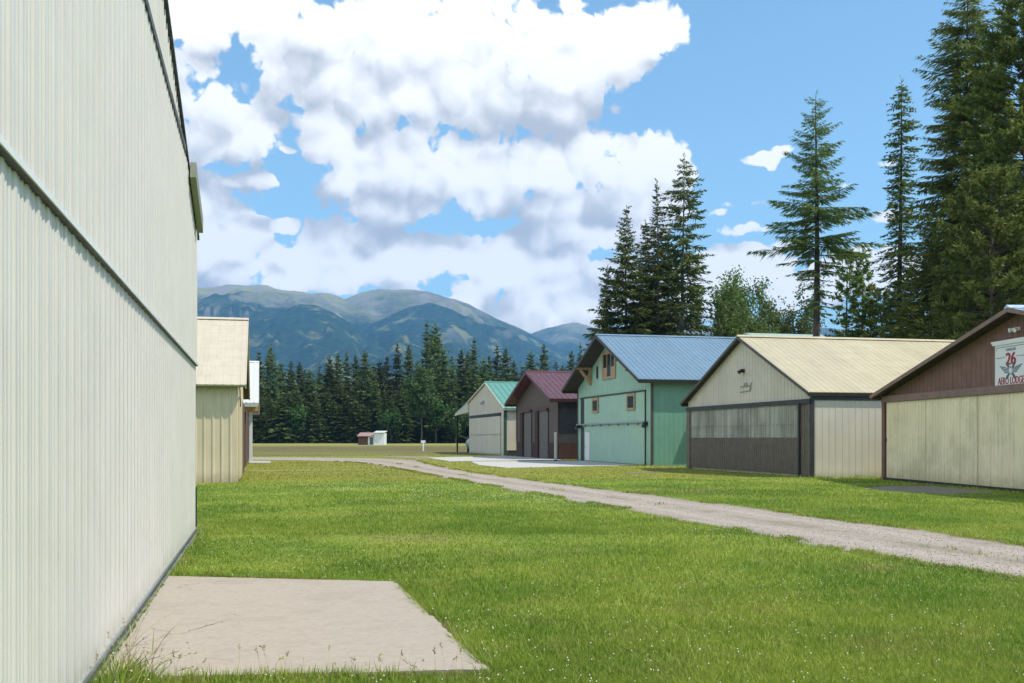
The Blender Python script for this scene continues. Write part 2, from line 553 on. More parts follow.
# translucent corrugated sheet, weathered, with the frame members behind showing as soft dark bands
def fibreglass():
    m = bpy.data.materials.new('fibreglass_sheet')
    m.use_nodes = True
    t = NT(m.node_tree)
    bs = t.n['Principled BSDF']
    tc = t.node('ShaderNodeTexCoord')
    v = tc.outputs['Object']
    n1 = t.noise(t.vec('MULTIPLY', v, (1, 1, .6)), .9, 4, .6, dist=.6)
    c = t.mix(t.smooth(n1, .30, .70), (.25, .245, .205), (.45, .44, .375))
    n2 = t.noise(t.vec('MULTIPLY', v, (6, 6, .3)), 1, 4, .6)
    c = t.mix(t.math('MULTIPLY', t.smooth(n2, .45, .7), .4), c, (.36, .38, .345))
    sx_ = t.node('ShaderNodeSeparateXYZ')
    t.l.new(v, sx_.inputs[0])
    wn_ = t.node('ShaderNodeTexWhiteNoise', noise_dimensions='1D')
    t.put(wn_.inputs['W'], t.math('FLOOR', t.math('MULTIPLY', sx_.outputs[0], 8.7)))
    hs = t.node('ShaderNodeHueSaturation')
    t.put(hs.inputs['Color'], c)
    t.put(hs.inputs['Value'], t.math('MULTIPLY_ADD', wn_.outputs['Value'], .5, .72))
    t.l.new(hs.outputs[0], bs.inputs['Base Color'])
    bs.inputs['Roughness'].default_value = .28
    return m
M['fibreglass'] = fibreglass()


def foliage(name, ca, cb, transl=.3, rough=.55, spread=.5, vr=.5):
    """leaf colour varies from leaf to leaf and from tree to tree"""
    m = bpy.data.materials.new(name)
    m.use_nodes = True
    t = NT(m.node_tree)
    t.n.clear()
    out = t.node('ShaderNodeOutputMaterial')
    at = t.node('ShaderNodeAttribute', attribute_name='rnd')
    oi = t.node('ShaderNodeObjectInfo')
    tc = t.node('ShaderNodeTexCoord')
    n = t.noise(tc.outputs['Object'], .45, 3, .6)
    f = t.math('ADD', t.math('MULTIPLY', at.outputs['Fac'], spread), t.math('MULTIPLY', n, 1 - spread))
    c = t.mix(t.smooth(f, .15, .8), ca, cb)
    hs = t.node('ShaderNodeHueSaturation')
    t.put(hs.inputs['Color'], c)
    t.put(hs.inputs['Value'], t.math('MULTIPLY_ADD', oi.outputs['Random'], vr, 1 - vr / 2))
    t.put(hs.inputs['Hue'], t.math('MULTIPLY_ADD', oi.outputs['Random'], .035, .475))
    df = t.node('ShaderNodeBsdfPrincipled')
    t.put(df.inputs['Base Color'], hs.outputs[0])
    df.inputs['Roughness'].default_value = rough
    df.inputs['Specular IOR Level'].default_value = .3
    tr = t.node('ShaderNodeBsdfTranslucent')
    t.put(tr.inputs[0], hs.outputs[0])
    mx = t.node('ShaderNodeMixShader')
    mx.inputs[0].default_value = transl
    t.l.new(df.outputs[0], mx.inputs[1])
    t.l.new(tr.outputs[0], mx.inputs[2])
    t.l.new(mx.outputs[0], out.inputs[0])
    return m


M['spruce'] = foliage('spruce_needles', (.070, .106, .028), (.165, .205, .052))
M['spruce_far'] = foliage('far_spruce_needles', (.066, .112, .034), (.165, .21, .06), vr=.95)
M['larch'] = foliage('larch_needles', (.115, .165, .032), (.225, .265, .060), .4)
M['larch_light'] = foliage('bright_larch_needles', (.095, .165, .04), (.21, .28, .07), .4)
M['pine'] = foliage('pine_needles', (.100, .155, .036), (.205, .25, .06), .35)
M['leaves'] = foliage('broad_leaves', (.075, .135, .03), (.19, .265, .07), .45)
M['leaves_far'] = foliage('far_broad_leaves', (.05, .10, .025), (.09, .16, .045), .35)


def grass_colour(t, pos, rnd=None):
    """lawn colour by place: lush, dry and clover-dark patches, straw beyond the mown ground"""
    n1 = t.noise(pos, .35, 5, .6)
    n2 = t.noise(pos, 1.3, 4, .6)
    n3 = t.noise(t.vec('MULTIPLY', pos, (.05, .16, 1)), 1.0, 5, .6)
    c = t.mix(t.smooth(n1, .35, .68), (.172, .275, .030), (.335, .405, .062))
    c = t.mix(t.math('MULTIPLY', t.smooth(n2, .50, .70), .40), c, (.42, .40, .10))
    c = t.mix(t.math('MULTIPLY', t.smooth(n1, .60, .72), .5), c, (.37, .30, .12))
    n4 = t.noise(pos, .11, 4, .55)
    c = t.mix(t.math('MULTIPLY', t.smooth(n4, .54, .64), .55), c, (.105, .185, .020))
    n5 = t.noise(t.vec('ADD', pos, (40, 17, 0)), .22, 5, .65)
    c = t.mix(t.math('MULTIPLY', t.smooth(n5, .58, .70), .4), c, (.36, .27, .13))
    sp = t.node('ShaderNodeSeparateXYZ')
    t.put(sp.inputs[0], pos)
    # striped closer-mown ground farther off
    far = t.smooth(sp.outputs[1], 36, 42)
    st = t.math('SINE', t.math('MULTIPLY', t.math('ADD', sp.outputs[1], t.math('MULTIPLY', sp.outputs[0], .35)), 2.4))
    c2 = t.mix(t.math('MULTIPLY_ADD', st, .25, .5), (.28, .295, .046), (.40, .38, .08))
    c2 = t.mix(t.smooth(n2, .5, .75), c2, (.41, .345, .11))
    c = t.mix(t.math('MULTIPLY', far, .85), c, c2)
    field = t.smooth(sp.outputs[1], 90, 97)
    c3 = t.mix(t.smooth(n3, .38, .62), (.19, .155, .06), (.25, .25, .07))
    bandy = t.math('ADD', sp.outputs[1], t.math('MULTIPLY', n1, 60))
    band = t.math('MULTIPLY', t.smooth(bandy, 140, 165), t.smooth(bandy, 235, 205))
    c3 = t.mix(t.math('MULTIPLY', band, .5), c3, (.155, .090, .055))
    c3 = t.mix(t.smooth(sp.outputs[1], 205, 240), c3, (.36, .33, .10))
    c = t.mix(field, c, c3)
    if rnd is not None:
        c = t.mix(t.smooth(rnd, .80, .98), c, (.34, .31, .12))
        hs = t.node('ShaderNodeHueSaturation')
        t.put(hs.inputs['Color'], c)
        t.put(hs.inputs['Value'], t.math('MULTIPLY_ADD', rnd, .6, .75))
        c = hs.outputs[0]
    return c


def grass_materials():
    m = bpy.data.materials.new('lawn_ground')
    m.use_nodes = True
    t = NT(m.node_tree)
    bs = t.n['Principled BSDF']
    ge = t.node('ShaderNodeNewGeometry')
    pos = ge.outputs['Position']
    c = grass_colour(t, pos)
    fine = t.noise(pos, 9, 6, .7)
    c = t.mix(t.smooth(fine, .35, .7, .55, 0), c, (.045, .065, .012))
    t.put(bs.inputs['Base Color'], c)
    bs.inputs['Roughness'].default_value = .9
    bs.inputs['Specular IOR Level'].default_value = .15
    b = t.node('ShaderNodeBump')
    b.inputs['Strength'].default_value = .8
    b.inputs['Distance'].default_value = .05
    t.put(b.inputs['Height'], t.noise(pos, 14, 5, .7))
    t.l.new(b.outputs[0], bs.inputs['Normal'])
    M['ground'] = m
    m = bpy.data.materials.new('grass_blade')
    m.use_nodes = True
    t = NT(m.node_tree)
    t.n.clear()
    out = t.node('ShaderNodeOutputMaterial')
    at = t.node('ShaderNodeAttribute', attribute_name='rnd')
    ge = t.node('ShaderNodeNewGeometry')
    c = grass_colour(t, ge.outputs['Position'], at.outputs['Fac'])
    df = t.node('ShaderNodeBsdfPrincipled')
    t.put(df.inputs['Base Color'], c)
    df.inputs['Roughness'].default_value = .55
    df.inputs['Specular IOR Level'].default_value = .25
    tr = t.node('ShaderNodeBsdfTranslucent')
    t.put(tr.inputs[0], c)
    mx = t.node('ShaderNodeMixShader')
    mx.inputs[0].default_value = .4
    t.l.new(df.outputs[0], mx.inputs[1])
    t.l.new(tr.outputs[0], mx.inputs[2])
    t.l.new(mx.outputs[0], out.inputs[0])
    M['blade'] = m


grass_materials()


def gravel_material():
    m = bpy.data.materials.new('gravel')
    m.use_nodes = True
    t = NT(m.node_tree)
    bs = t.n['Principled BSDF']
    ge = t.node('ShaderNodeNewGeometry')
    pos = ge.outputs['Position']
    vo = t.node('ShaderNodeTexVoronoi')
    t.put(vo.inputs['Vector'], pos)
    vo.inputs['Scale'].default_value = 28
    sp = t.node('ShaderNodeSeparateColor')
    t.l.new(vo.outputs['Color'], sp.inputs[0])
    ac = t.node('ShaderNodeAttribute', attribute_name='across').outputs['Fac']
    wv_ = t.math('MULTIPLY_ADD', t.math('SUBTRACT', t.noise(pos, .5, 3), .5), .16, ac)
    c = t.mix(sp.outputs[0], (.29, .24, .198), (.455, .39, .328))
    n1 = t.noise(pos, .7, 6, .65)
    c = t.mix(t.math('MULTIPLY', t.smooth(n1, .5, .68), .3), c, (.24, .20, .155))
    n2 = t.noise(t.vec('MULTIPLY', pos, (2.2, .18, 1)), 1, 5, .6)
    c = t.mix(t.math('MULTIPLY', t.smooth(n2, .52, .7), .45), c, (.48, .42, .35))
    rut = t.math('ABSOLUTE', t.math('SUBTRACT', t.math('ABSOLUTE', t.math('SUBTRACT', wv_, .5)), .23))
    c = t.mix(t.smooth(rut, .09, .02, 0, .28), c, (.50, .445, .39))
    mid_ = t.math('ABSOLUTE', t.math('SUBTRACT', wv_, .5))
    c = t.mix(t.math('MULTIPLY', t.smooth(mid_, .10, .02), t.smooth(n1, .42, .6, .1, .6)), c, (.23, .205, .13))
    c = t.mix(t.math('MULTIPLY', t.smooth(mid_, .38, .5), .6), c, (.21, .19, .11))
    t.put(bs.inputs['Base Color'], c)
    bs.inputs['Roughness'].default_value = .95
    bs.inputs['Specular IOR Level'].default_value = .2
    b = t.node('ShaderNodeBump')
    b.inputs['Strength'].default_value = .7
    b.inputs['Distance'].default_value = .03
    hgt = t.math('ADD', t.math('MULTIPLY', vo.outputs['Distance'], -1.2), t.math('MULTIPLY', t.noise(pos, 3, 6, .7), 1.6))
    t.put(b.inputs['Height'], hgt)
    t.l.new(b.outputs[0], bs.inputs['Normal'])
    M['gravel'] = m


gravel_material()


def mountain_material():
    m = bpy.data.materials.new('mountain_side')
    m.use_nodes = True
    t = NT(m.node_tree)
    bs = t.n['Principled BSDF']
    ge = t.node('ShaderNodeNewGeometry')
    pos = ge.outputs['Position']
    sp = t.node('ShaderNodeSeparateXYZ')
    t.put(sp.inputs[0], pos)
    n1 = t.noise(pos, .0016, 7, .62)
    n2 = t.noise(pos, .005, 6, .65)
    n3 = t.noise(pos, .022, 5, .6)
    forest = t.mix(t.smooth(n3, .35, .65), (.016, .038, .018), (.040, .070, .026))
    meadow = t.mix(n2, (.24, .26, .08), (.42, .39, .15))
    rock = t.mix(n3, (.25, .225, .19), (.42, .38, .32))
    hgt = t.math('ADD', sp.outputs[2], t.math('MULTIPLY', t.math('SUBTRACT', n1, .5), 1000))
    c = t.mix(t.smooth(n2, .53, .64, 0, .5), forest, meadow)
    c = t.mix(t.smooth(hgt, 830, 1230), c, t.mix(t.smooth(n2, .42, .55), meadow, rock))
    # steep faces are bare rock
    nz = t.node('ShaderNodeSeparateXYZ')
    t.l.new(ge.outputs['Normal'], nz.inputs[0])
    steep = t.math('MULTIPLY', t.smooth(nz.outputs[2], .80, .66), t.smooth(hgt, 600, 950))
    c = t.mix(t.math('MULTIPLY', steep, .8), c, rock)
    t.put(bs.inputs['Base Color'], c)
    bs.inputs['Roughness'].default_value = 1
    bs.inputs['Specular IOR Level'].default_value = 0
    b = t.node('ShaderNodeBump')
    b.inputs['Strength'].default_value = .6
    b.inputs['Distance'].default_value = 60
    t.put(b.inputs['Height'], t.noise(pos, .03, 7, .75))
    t.l.new(b.outputs[0], bs.inputs['Normal'])
    M['mountain'] = m


mountain_material()

# ------------------------------------------------------------------ ground, road, slabs
rng = np.random.default_rng(7)
random.seed(7)


def fbm2(x, y, sc, seed):
    r = np.random.default_rng(seed)
    s = np.zeros_like(x)
    a, tot = 1.0, 0.0
    for o in range(4):
        for k in range(4):
            th = r.uniform(0, 2 * np.pi)
            ph = r.uniform(0, 2 * np.pi)
            fr = (2 ** o) * sc * r.uniform(.7, 1.4)
            s += a * np.sin((x * np.cos(th) + y * np.sin(th)) * fr + ph)
        tot += a * 2
        a *= .55
    return s / tot


g = MB()
n = 60
xs = [-12400, -4000, -1000, -300, -100, -40, -20, -8, 0, 8, 20, 40, 100, 300, 1000, 4000, 12400]
ys = xs
nv = len(xs)
g.add([(x, y, 0) for y in ys for x in xs], [(j * nv + i, j * nv + i + 1, (j + 1) * nv + i + 1, (j + 1) * nv + i) for j in range(nv - 1) for i in range(nv - 1)])
tag(g.build('ground', M['ground']), kind='structure')


def smooth_line(pts, n):
    """Catmull-Rom through pts"""
    out = []
    for i in range(len(pts) - 1):
        p0, p1, p2, p3 = (np.array(pts[max(i - 1, 0)], float), np.array(pts[i], float), np.array(pts[i + 1], float), np.array(pts[min(i + 2, len(pts) - 1)], float))
        for k in range(n):
            t = k / n
            out.append(tuple(.5 * ((2 * p1) + (-p0 + p2) * t + (2 * p0 - 5 * p1 + 4 * p2 - p3) * t * t + (-p0 + 3 * p1 - 3 * p2 + p3) * t ** 3)))
    out.append(tuple(pts[-1]))
    return out


R_MID = [(9.8, -30, 1.5), (9.7, 0, 1.5), (9.6, 12, 1.55), (9.25, 24, 1.5), (8.4, 42, 1.35), (8.2, 55, 1.45), (8.2, 66, 2.0), (7.2, 75, 3.4), (3.5, 81.5, 4.6), (-3, 84.6, 5.4), (-20, 86, 6), (-60, 86.5, 6)]
mid = np.array(smooth_line(R_MID, 60))
tan_ = np.gradient(mid[:, :2], axis=0)
tan_ /= np.linalg.norm(tan_, axis=1, keepdims=True)
nor_ = np.stack([tan_[:, 1], -tan_[:, 0]], 1)
arc = np.concatenate(([0], np.cumsum(np.linalg.norm(np.diff(mid[:, :2], axis=0), axis=1))))
def wob(s): return .06 * np.sin(arc * 1.1 + s) + .04 * np.sin(arc * 2.7 + 2 * s) + .03 * np.sin(arc * 6.1 + 3 * s)
pr = mid[:, :2] + nor_ * (mid[:, 2] + wob(1))[:, None]
pl_ = mid[:, :2] - nor_ * (mid[:, 2] + wob(4))[:, None]
rr, rl = [tuple(p) for p in pr], [tuple(p) for p in pl_]
road = MB()
W_ = 6
vs = [(a[0] + (b[0] - a[0]) * k / W_, a[1] + (b[1] - a[1]) * k / W_, .006) for a, b in zip(rl, rr) for k in range(W_ + 1)]
nr = len(rl)
road.add(vs, [(i * (W_ + 1) + k, i * (W_ + 1) + k + 1, (i + 1) * (W_ + 1) + k + 1, (i + 1) * (W_ + 1) + k) for i in range(nr - 1) for k in range(W_)])
ro_ = road.build('gravel_road', M['gravel'])
at_ = ro_.data.attributes.new('across', 'FLOAT', 'POINT')
at_.data.foreach_set('value', np.tile(np.arange(W_ + 1) / W_, nr).astype(np.float32))
tag(ro_, kind='structure')
ROAD_POLY = np.array(rl + rr[::-1])


def patch(name, poly, z, m, label=None, thick=None, kind='structure'):
    b = MB()
    if thick:
        b.prism(poly, 'z', z - thick, z)
    else:
        b.add([(x, y, z) for x, y in poly], [tuple(range(len(poly)))])
    return tag(b.build(name, m), kind=kind)


def ragged(poly, step=.12, amp=.04, seed=1):
    r = random.Random(seed)
    out = []
    for i in range(len(poly)):
        a, b = Vector(poly[i]), Vector(poly[(i + 1) % len(poly)])
        k = max(1, int((b - a).length / step))
        for j in range(k):
            p = a + (b - a) * (j / k)
            out.append((p.x + r.uniform(-amp, amp), p.y + r.uniform(-amp, amp)))
    return out


SLAB = [(-1.03, 7.30), (1.49, 6.95), (1.42, 11.45), (-1.03, 12.50)]
SOIL = [(-1.03, 7.18), (1.58, 6.82), (1.54, 11.56), (-1.03, 12.64)]
patch('soil', ragged(SOIL, .1, .05, 2), .006, M['soil'])
patch('concrete_slab', ragged(SLAB, .09, .014, 3), .035, M['concrete'], thick=.06)
APRON_TEAL = [(12.6, 54.2), (20.2, 57.6), (21.5, 57.9), (21.5, 69.5), (13.6, 69.0), (12.3, 60)]
APRON_RED = [(12.4, 70.5), (21.3, 72.6), (21.3, 90.0), (13.0, 84.0)]
APRON_LEFT = [(-.8, 68), (.55, 67.6), (.55, 72.6), (-.8, 74)]
PATCH_26 = [(18.6, 29.8), (20.2, 31.0), (21.6, 30.6), (21.0, 26.5), (18.8, 26.2), (18.2, 28.2)]
STRIP = [(-.6, 52.0), (6.3, 52.6), (6.3, 53.6), (-.6, 53.2)]
BARE = [(11.6, 80), (14, 78.5), (14.2, 84), (12.6, 92), (9.5, 92)]
BARE2 = [(16.2, 44.6), (18.9, 46.6), (18.7, 47.4), (15.6, 45.2)]
patch('concrete_apron', ragged(APRON_TEAL, .5, .04, 4), .03, M['concrete_pale'], thick=.05)
patch('concrete_apron', ragged(APRON_RED, .5, .04, 5), .026, M['concrete_pale'], thick=.05)
patch('concrete_step_pad', APRON_LEFT, .05, M['concrete_pale'], thick=.07)
patch('gravel_patch', ragged(PATCH_26, .2, .12, 6), .007, M['gravel'])
patch('worn_path', ragged(STRIP, .3, .12, 8), .007, mat('dry_thatch', (.33, .29, .15), .95, var=.2, scale=6))
patch('gravel_patch', ragged(BARE, .3, .3, 9), .012, M['gravel'])
patch('gravel_patch', ragged(BARE2, .3, .2, 10), .012, M['gravel'])


# ------------------------------------------------------------------ buildings
def hangar(root, W, D, hl, hr, xa, ha, wall, roof, soffit, trim, fo=.3, ro=.2, sl=.3, sr=.3, pitch=.25, rp=.4, rh=.025, rrh=.03, front=None, corner=.12, th=.12, side_rib=True, front_low=0.0, back_apex=None, rw=.06, front_rib=True, ev=.10, side=None):
    """gabled metal building, its gable front on local y=0 facing -y; x runs to the right seen from in front"""
    def top(x):
        return hl + (ha - hl) * x / xa if x < xa else ha + (hr - ha) * (x - xa) / (W - xa)
    srh = min(rh, .009)
    w = MB()
    w.prism([(0.03, 0), (W - .03, 0), (W - .03, hr - .01), (xa, ha - .01), (.03, hl - .01)], 'y', .03, D - .03)
    w.build('wall', front or wall, root)
    s = MB()
    if front_rib:
        s.ribbed((0, 0.0, 0), (1, 0, 0), W, (0, 0, 1), front_low, top, (0, -1, 0), pitch, .05, rh, .025, extra=(xa,))
    else:
        s.prism([(0, front_low), (W, front_low), (W, hr), (xa, ha), (0, hl)], 'y', -.02, .02)
    s.build('gable_siding', front or wall, root)
    s = MB()
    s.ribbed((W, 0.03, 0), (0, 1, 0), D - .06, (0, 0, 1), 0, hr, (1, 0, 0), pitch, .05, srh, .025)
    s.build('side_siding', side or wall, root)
    s = MB()
    s.ribbed((0, D - .03, 0), (0, -1, 0), D - .06, (0, 0, 1), 0, hl, (-1, 0, 0), pitch, .05, rh, .025)
    s.build('side_siding', wall, root)
    s = MB()
    s.ribbed((W, D, 0), (-1, 0, 0), W, (0, 0, 1), 0, lambda u: top(W - u), (0, 1, 0), pitch, .05, rh, .02, extra=(W - xa,))
    s.build('rear_siding', wall, root)
    # roof slopes
    for sgn, x_e, h_e, so in ((-1, 0, hl, sl), (1, W, hr, sr)):
        V = Vector((x_e - xa, 0, h_e - ha))
        L = V.length
        V.normalize()
        N = Vector((-V.z * sgn, 0, V.x * sgn)) if True else None
        if N.z < 0: N = -N
        O = Vector((xa, -fo, ha))
        Lt = L + so / max(.2, abs(V.x))
        r = MB()
        r.ribbed(O + N * (th), (0, 1, 0), fo + D + ro, V, -.0, Lt + .05, N, rp, rw, rrh, .03)
        rf = r.build('roof', roof, root)
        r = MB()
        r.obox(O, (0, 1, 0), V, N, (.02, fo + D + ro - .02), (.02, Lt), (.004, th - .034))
        r.build('soffit', soffit, rf)
        r = MB()
        r.obox(O, (0, 1, 0), V, N, (-.03, .018), (.0, Lt + .04), (-.03, th + .01))
        r.build('rake_strip', trim, rf)
        r = MB()
        r.obox(O, (0, 1, 0), V, N, (.02, fo + D + ro), (Lt + .003, Lt + .05), (-ev, th - .035))
        r.build('eave_trim', trim, rf)
    c = MB()
    c.prism([(xa - .16, ha + th - .01), (xa, ha + th + .09), (xa + .16, ha + th - .01)], 'y', -fo - .04, D + ro + .02)
    c.build('ridge_cap', roof, root)
    if corner:
        for x0, h in ((0, hl), (W, hr)):
            c = MB()
            c.box(x0 - .06 if x0 == 0 else x0 - corner, x0 + corner if x0 == 0 else x0 + .06, -.05, -.027, 0, h - .06)
            if x0 == 0:
                c.box(-.06, -.03, -.027, corner, 0, h - .06)
            else:
                c.box(W + .03, W + .06, -.027, corner, 0, h - .06)
            c.build('corner_trim', trim, root)
    return top


def text_mesh(name, s, size, m, parent, x, y, z, sx=1.0, ext=.004, align='CENTER', spacing=1.0):
    cu = bpy.data.curves.new(name, 'FONT')
    cu.body = s
    cu.size = size
    cu.extrude = ext
    cu.align_x = align
    cu.space_character = spacing
    tmp = bpy.data.objects.new(name, cu)
    COL.objects.link(tmp)
    bpy.context.view_layer.update()
    me = bpy.data.meshes.new_from_object(tmp.evaluated_get(bpy.context.evaluated_depsgraph_get()))
    bpy.data.objects.remove(tmp)
    me.materials.clear()
    me.materials.append(m)
    me.transform(Matrix.Translation((x, y, z)) @ Matrix.Rotation(math.radians(90), 4, 'X') @ Matrix.Diagonal((sx, 1, 1, 1)))
    o = bpy.data.objects.new(name, me)
    COL.objects.link(o)
    o.parent = parent
    return o


HG = 'hangars along the gravel road'
RZ_R, RZ_L = math.radians(-90), math.radians(90)

# --- big near hangar on the left: local x = +Y, front faces +X
wall_x, y0, y1 = -1.06, -2.35, 18.35
W = y1 - y0
big = empty('metal_hangar', (wall_x, y0, 0), RZ_L, 'large off white ribbed metal hangar beside the concrete slab, its wide folding door shut', 'hangar', HG)
ap, he, ha = 10.35, 5.0, 7.59
def bt(x): return he + (ha - he) * (x / ap if x < ap else (W - x) / (W - ap))
b = MB()
b.prism([(0, 0), (W, 0), (W, he - .01), (ap, ha - .01), (0, he - .01)], 'y', .17, 13.0)
b.build('wall', M['white_wall'], big)
s = MB()
s.ribbed((0, .02, 0), (1, 0, 0), W, (0, 0, 1), 5.0, lambda u: max(5.001, bt(u)), (0, -1, 0), .25, .045, .015, .02, extra=(ap,))
s.build('gable_siding', M['white_wall'], big)
s = MB()
s.ribbed((W, .02, 0), (0, 1, 0), 12.9, (0, 0, 1), 0, he, (1, 0, 0), .25, .045, .028, .02)
s.build('side_siding', M['white_wall'], big)
DT = 5.6
for (z0, f1, off) in ((2.84, lambda u: min(DT, bt(u) - .05), .0), (.10, lambda u: 2.80, .03)):
    s = MB()
    s.ribbed((.15, off, 0), (1, 0, 0), W - .15, (0, 0, 1), z0, f1, (0, -1, 0), .25, .045, .012, .10, minor=True, extra=[(ap - .15)] + [k * .4 for k in range(48)], phase=.32)
    dp = s.build('door_panel', M['white_wall'], big)
    if z0 > 1:
        c = MB()
        c.box(.15, W, -.022, .0, 2.806, 2.838)
        c.build('seam_flashing', M['white_trim'], dp)
        c = MB()
        c.box(.15, W, -.012, .03, 2.801, 2.8055)
        c.build('seam_gasket', M['dark_trim'], dp)
    else:
        c = MB()
        c.box(.15, W, .008, .03, .072, .105)
        c.build('base_flashing', M['grey_trim'], dp)
        c = MB()
        c.box(.15, W, -.004, .03, .012, .071)
        c.build('bottom_seal', M['rubber'], dp)
        c = MB()
        c.box(.15, W, -.020, -.005, .002, .045)
        c.build('bottom_seal', M['grey_trim'], dp)
r = MB()
for sg, xe in ((-1, 0), (1, W)):
    V = Vector((xe - ap, 0, he - ha)); L = V.length; V.normalize()
    N = Vector((-V.z * sg, 0, abs(V.x)))
    if N.z < 0: N = -N
    r = MB()
    r.ribbed(Vector((ap, .01, ha)) + N * .09, (0, 1, 0), 13.3, V, 0, L + .25, N, .4, .06, .03, .03)
    rf = r.build('roof', M['white_trim'], big)
    r = MB()
    r.obox((ap, 0.0, ha), (0, 1, 0), V, N, (-.030, .10), (0, L + .2), (.0, .05))
    r.build('rake_strip', M['dark_trim'], rf)  # thin dark strip standing in for the shadow under the roof ribs
    if sg == 1:
        r = MB()
        r.obox((ap, 0.0, ha), (0, 1, 0), V, N, (-.12, -.032), (8.35, L - .40), (-.14, .10))
        r.build('soffit_return', M['olive_bounce'], rf)
c = MB()
c.box(.15, W - 3.0, -.026, .12, DT + .002, DT + .085)
c.build('door_head_gap_shade', M['dark_trim'], big)  # solid dark strip painting the shadow in the gap over the door
c = MB()
c.box(W - .03, W + .012, .0, .02, .12, .78)
c.build('corner_guard', M['dark_trim'], big)

# --- tan hangar beyond it
tan = empty('metal_hangar', (-.87, 38.8, 0), RZ_L, 'tan metal hangar with pale ribbed roof past the near off white wall', 'hangar', HG)
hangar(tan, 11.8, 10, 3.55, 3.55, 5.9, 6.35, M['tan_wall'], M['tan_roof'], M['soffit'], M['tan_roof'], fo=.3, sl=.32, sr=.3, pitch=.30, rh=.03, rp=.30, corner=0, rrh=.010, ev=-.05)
c = MB(); c.box(.45, 5.6, -.09, -.04, .1, 3.1); c.build('door_panel', M['tan_wall'], tan)
c = MB(); c.box(6.0, 11.2, -.09, -.04, .1, 3.1); c.build('door_panel', M['brown_wood'], tan)
c = MB(); c.tube([(.25, -.08, 3.52), (.26, -.1, 3.3), (.5, -.1, 3.0), (.75, -.1, 2.75)], .025, 6); c.build('cable', M['black'], tan)

# --- brown shed with the shiny metal roof behind the tan one
sil = empty('metal_hangar', (-.95, 57.5, 0), RZ_L, 'brown boarded hangar with shiny silver roof edge half hidden behind the tan hangar', 'hangar', HG)
hangar(sil, 18.5, 10, 3.5, 3.5, 9.2, 6.15, M['brown_wood'], M['silver_roof'], M['timber'], M['silver_roof'], fo=.75, sl=.5, sr=.5, pitch=.3, corner=.0)
c = MB(); c.box(.8, 8.2, -.10, -.05, .1, 3.0); c.build('door_panel', M['brown_wood'], sil)
c = MB(); c.box(9.0, 17.2, -.10, -.05, .1, 3.0); c.build('door_panel', M['charcoal_ribs'], sil)
c = MB(); c.box(18.25, 18.55, -.30, -.05, 0, 3.4); c.build('post', M['white_trim'], sil)
c = MB(); c.box(.1, .3, -.75, -.05, 3.05, 3.32); c.build('beam_end', M['timber'], sil)

# --- pale yellow / brown hangar with the sign, turned a little from the row
HB_ANG = math.radians(8.9)
hx, hy = P(884.5, 40.3)
brown = empty('metal_hangar', (hx, hy, 0), RZ_R - HB_ANG, 'hangar with dark brown gable, white numbered sign and weathered pale yellow door', 'hangar', HG)
WB, DB = 18.8, 14
hangar(brown, WB, DB, 3.2, 3.2, 9.4, 5.34, M['brown_wall'], M['pale_blue_roof'], M['soffit'], M['brown_beam'], fo=.45, sl=.20, sr=.20, front_low=2.95, pitch=.3, rh=.015, corner=0, th=.09)
s = MB()
s.ribbed((.28, -.04, 0), (1, 0, 0), WB - .56, (0, 0, 1), .10, 2.95, (0, -1, 0), .21, .05, .03, .03, phase=.4)
dp = s.build('door_panel', M['yellow_door'], brown)
for k in range(1, 6):
    c = MB(); c.box(k * 3.5 - .015, k * 3.5 + .015, -.075, -.071, .1, 2.95)
    c.build('cover_strip', M['straw'], dp)
c = MB(); c.box(.33, .37, -.11, -.04, 1.45, 1.6); c.build('latch', M['black'], dp)
c = MB(); c.box(.1, WB - .1, -.10, .01, .0, .095); c.build('door_gap', M['black'], brown)
c = MB(); c.box(.0, WB, -.13, -.02, 2.96, 3.20); c.build('header_beam', M['brown_beam'], brown)
c = MB(); c.box(-.04, .20, -.10, .0, 0, 2.96); c.build('door_post', M['brown_wall'], brown)
c = MB(); c.box(WB - .20, WB + .04, -.10, .0, 0, 2.96); c.build('door_post', M['brown_wall'], brown)
c = MB()
c.box(9.0, 9.35, -.08, -.02, 4.78, 4.88); c.tube([(9.06, -.06, 4.84), (9.03, -.2, 4.80)], [.04, .07], 8); c.tube([(9.28, -.06, 4.84), (9.32, -.2, 4.78)], [.04, .07], 8)
c.build('flood_light', M['white_paint'], brown)
# the sign
sx0, sx1 = 8.08, 9.84
sc = (sx0 + sx1) / 2
sign = MB()
sign.box(sx0, sx1, -.10, -.03, 3.13, 4.42)
so = sign.build('hangar_sign', M['sign_white'])
so.parent = None
so.matrix_world = Matrix.Identity(4)
so.location = brown.location
so.rotation_euler = brown.rotation_euler
tag(so, 'white crested signboard with red 26 and winged emblem on the brown gable', 'sign')
c = MB()
c.prism([(sx0 - .20, 4.55), (sx0 - .06, 4.42), (sx1 + .06, 4.42), (sx1 + .20, 4.55)], 'y', -.14, -.03)
c.build('cornice', M['sign_white'], so)
c = MB()
for (a, bb, z0, z1) in ((sx0 + .09, sx1 - .09, 4.335, 4.35), (sx0 + .09, sc - .30, 4.02, 4.035), (sc + .30, sx1 - .09, 4.02, 4.035)):
    c.box(a, bb, -.106, -.1005, z0, z1)
c.box(sx0 + .09, sx0 + .105, -.106, -.1005, 4.25, 4.334)
c.box(sx1 - .105, sx1 - .09, -.106, -.1005, 4.25, 4.334)
c.build('ruled_lines', M['grey_paint'], so)
text_mesh('lettering', 'HANGAR', .13, M['grey_paint'], so, sc, -.103, 4.21)
text_mesh('numerals', '26', .52, M['red_paint'], so, sc, -.103, 3.80, 1.05)
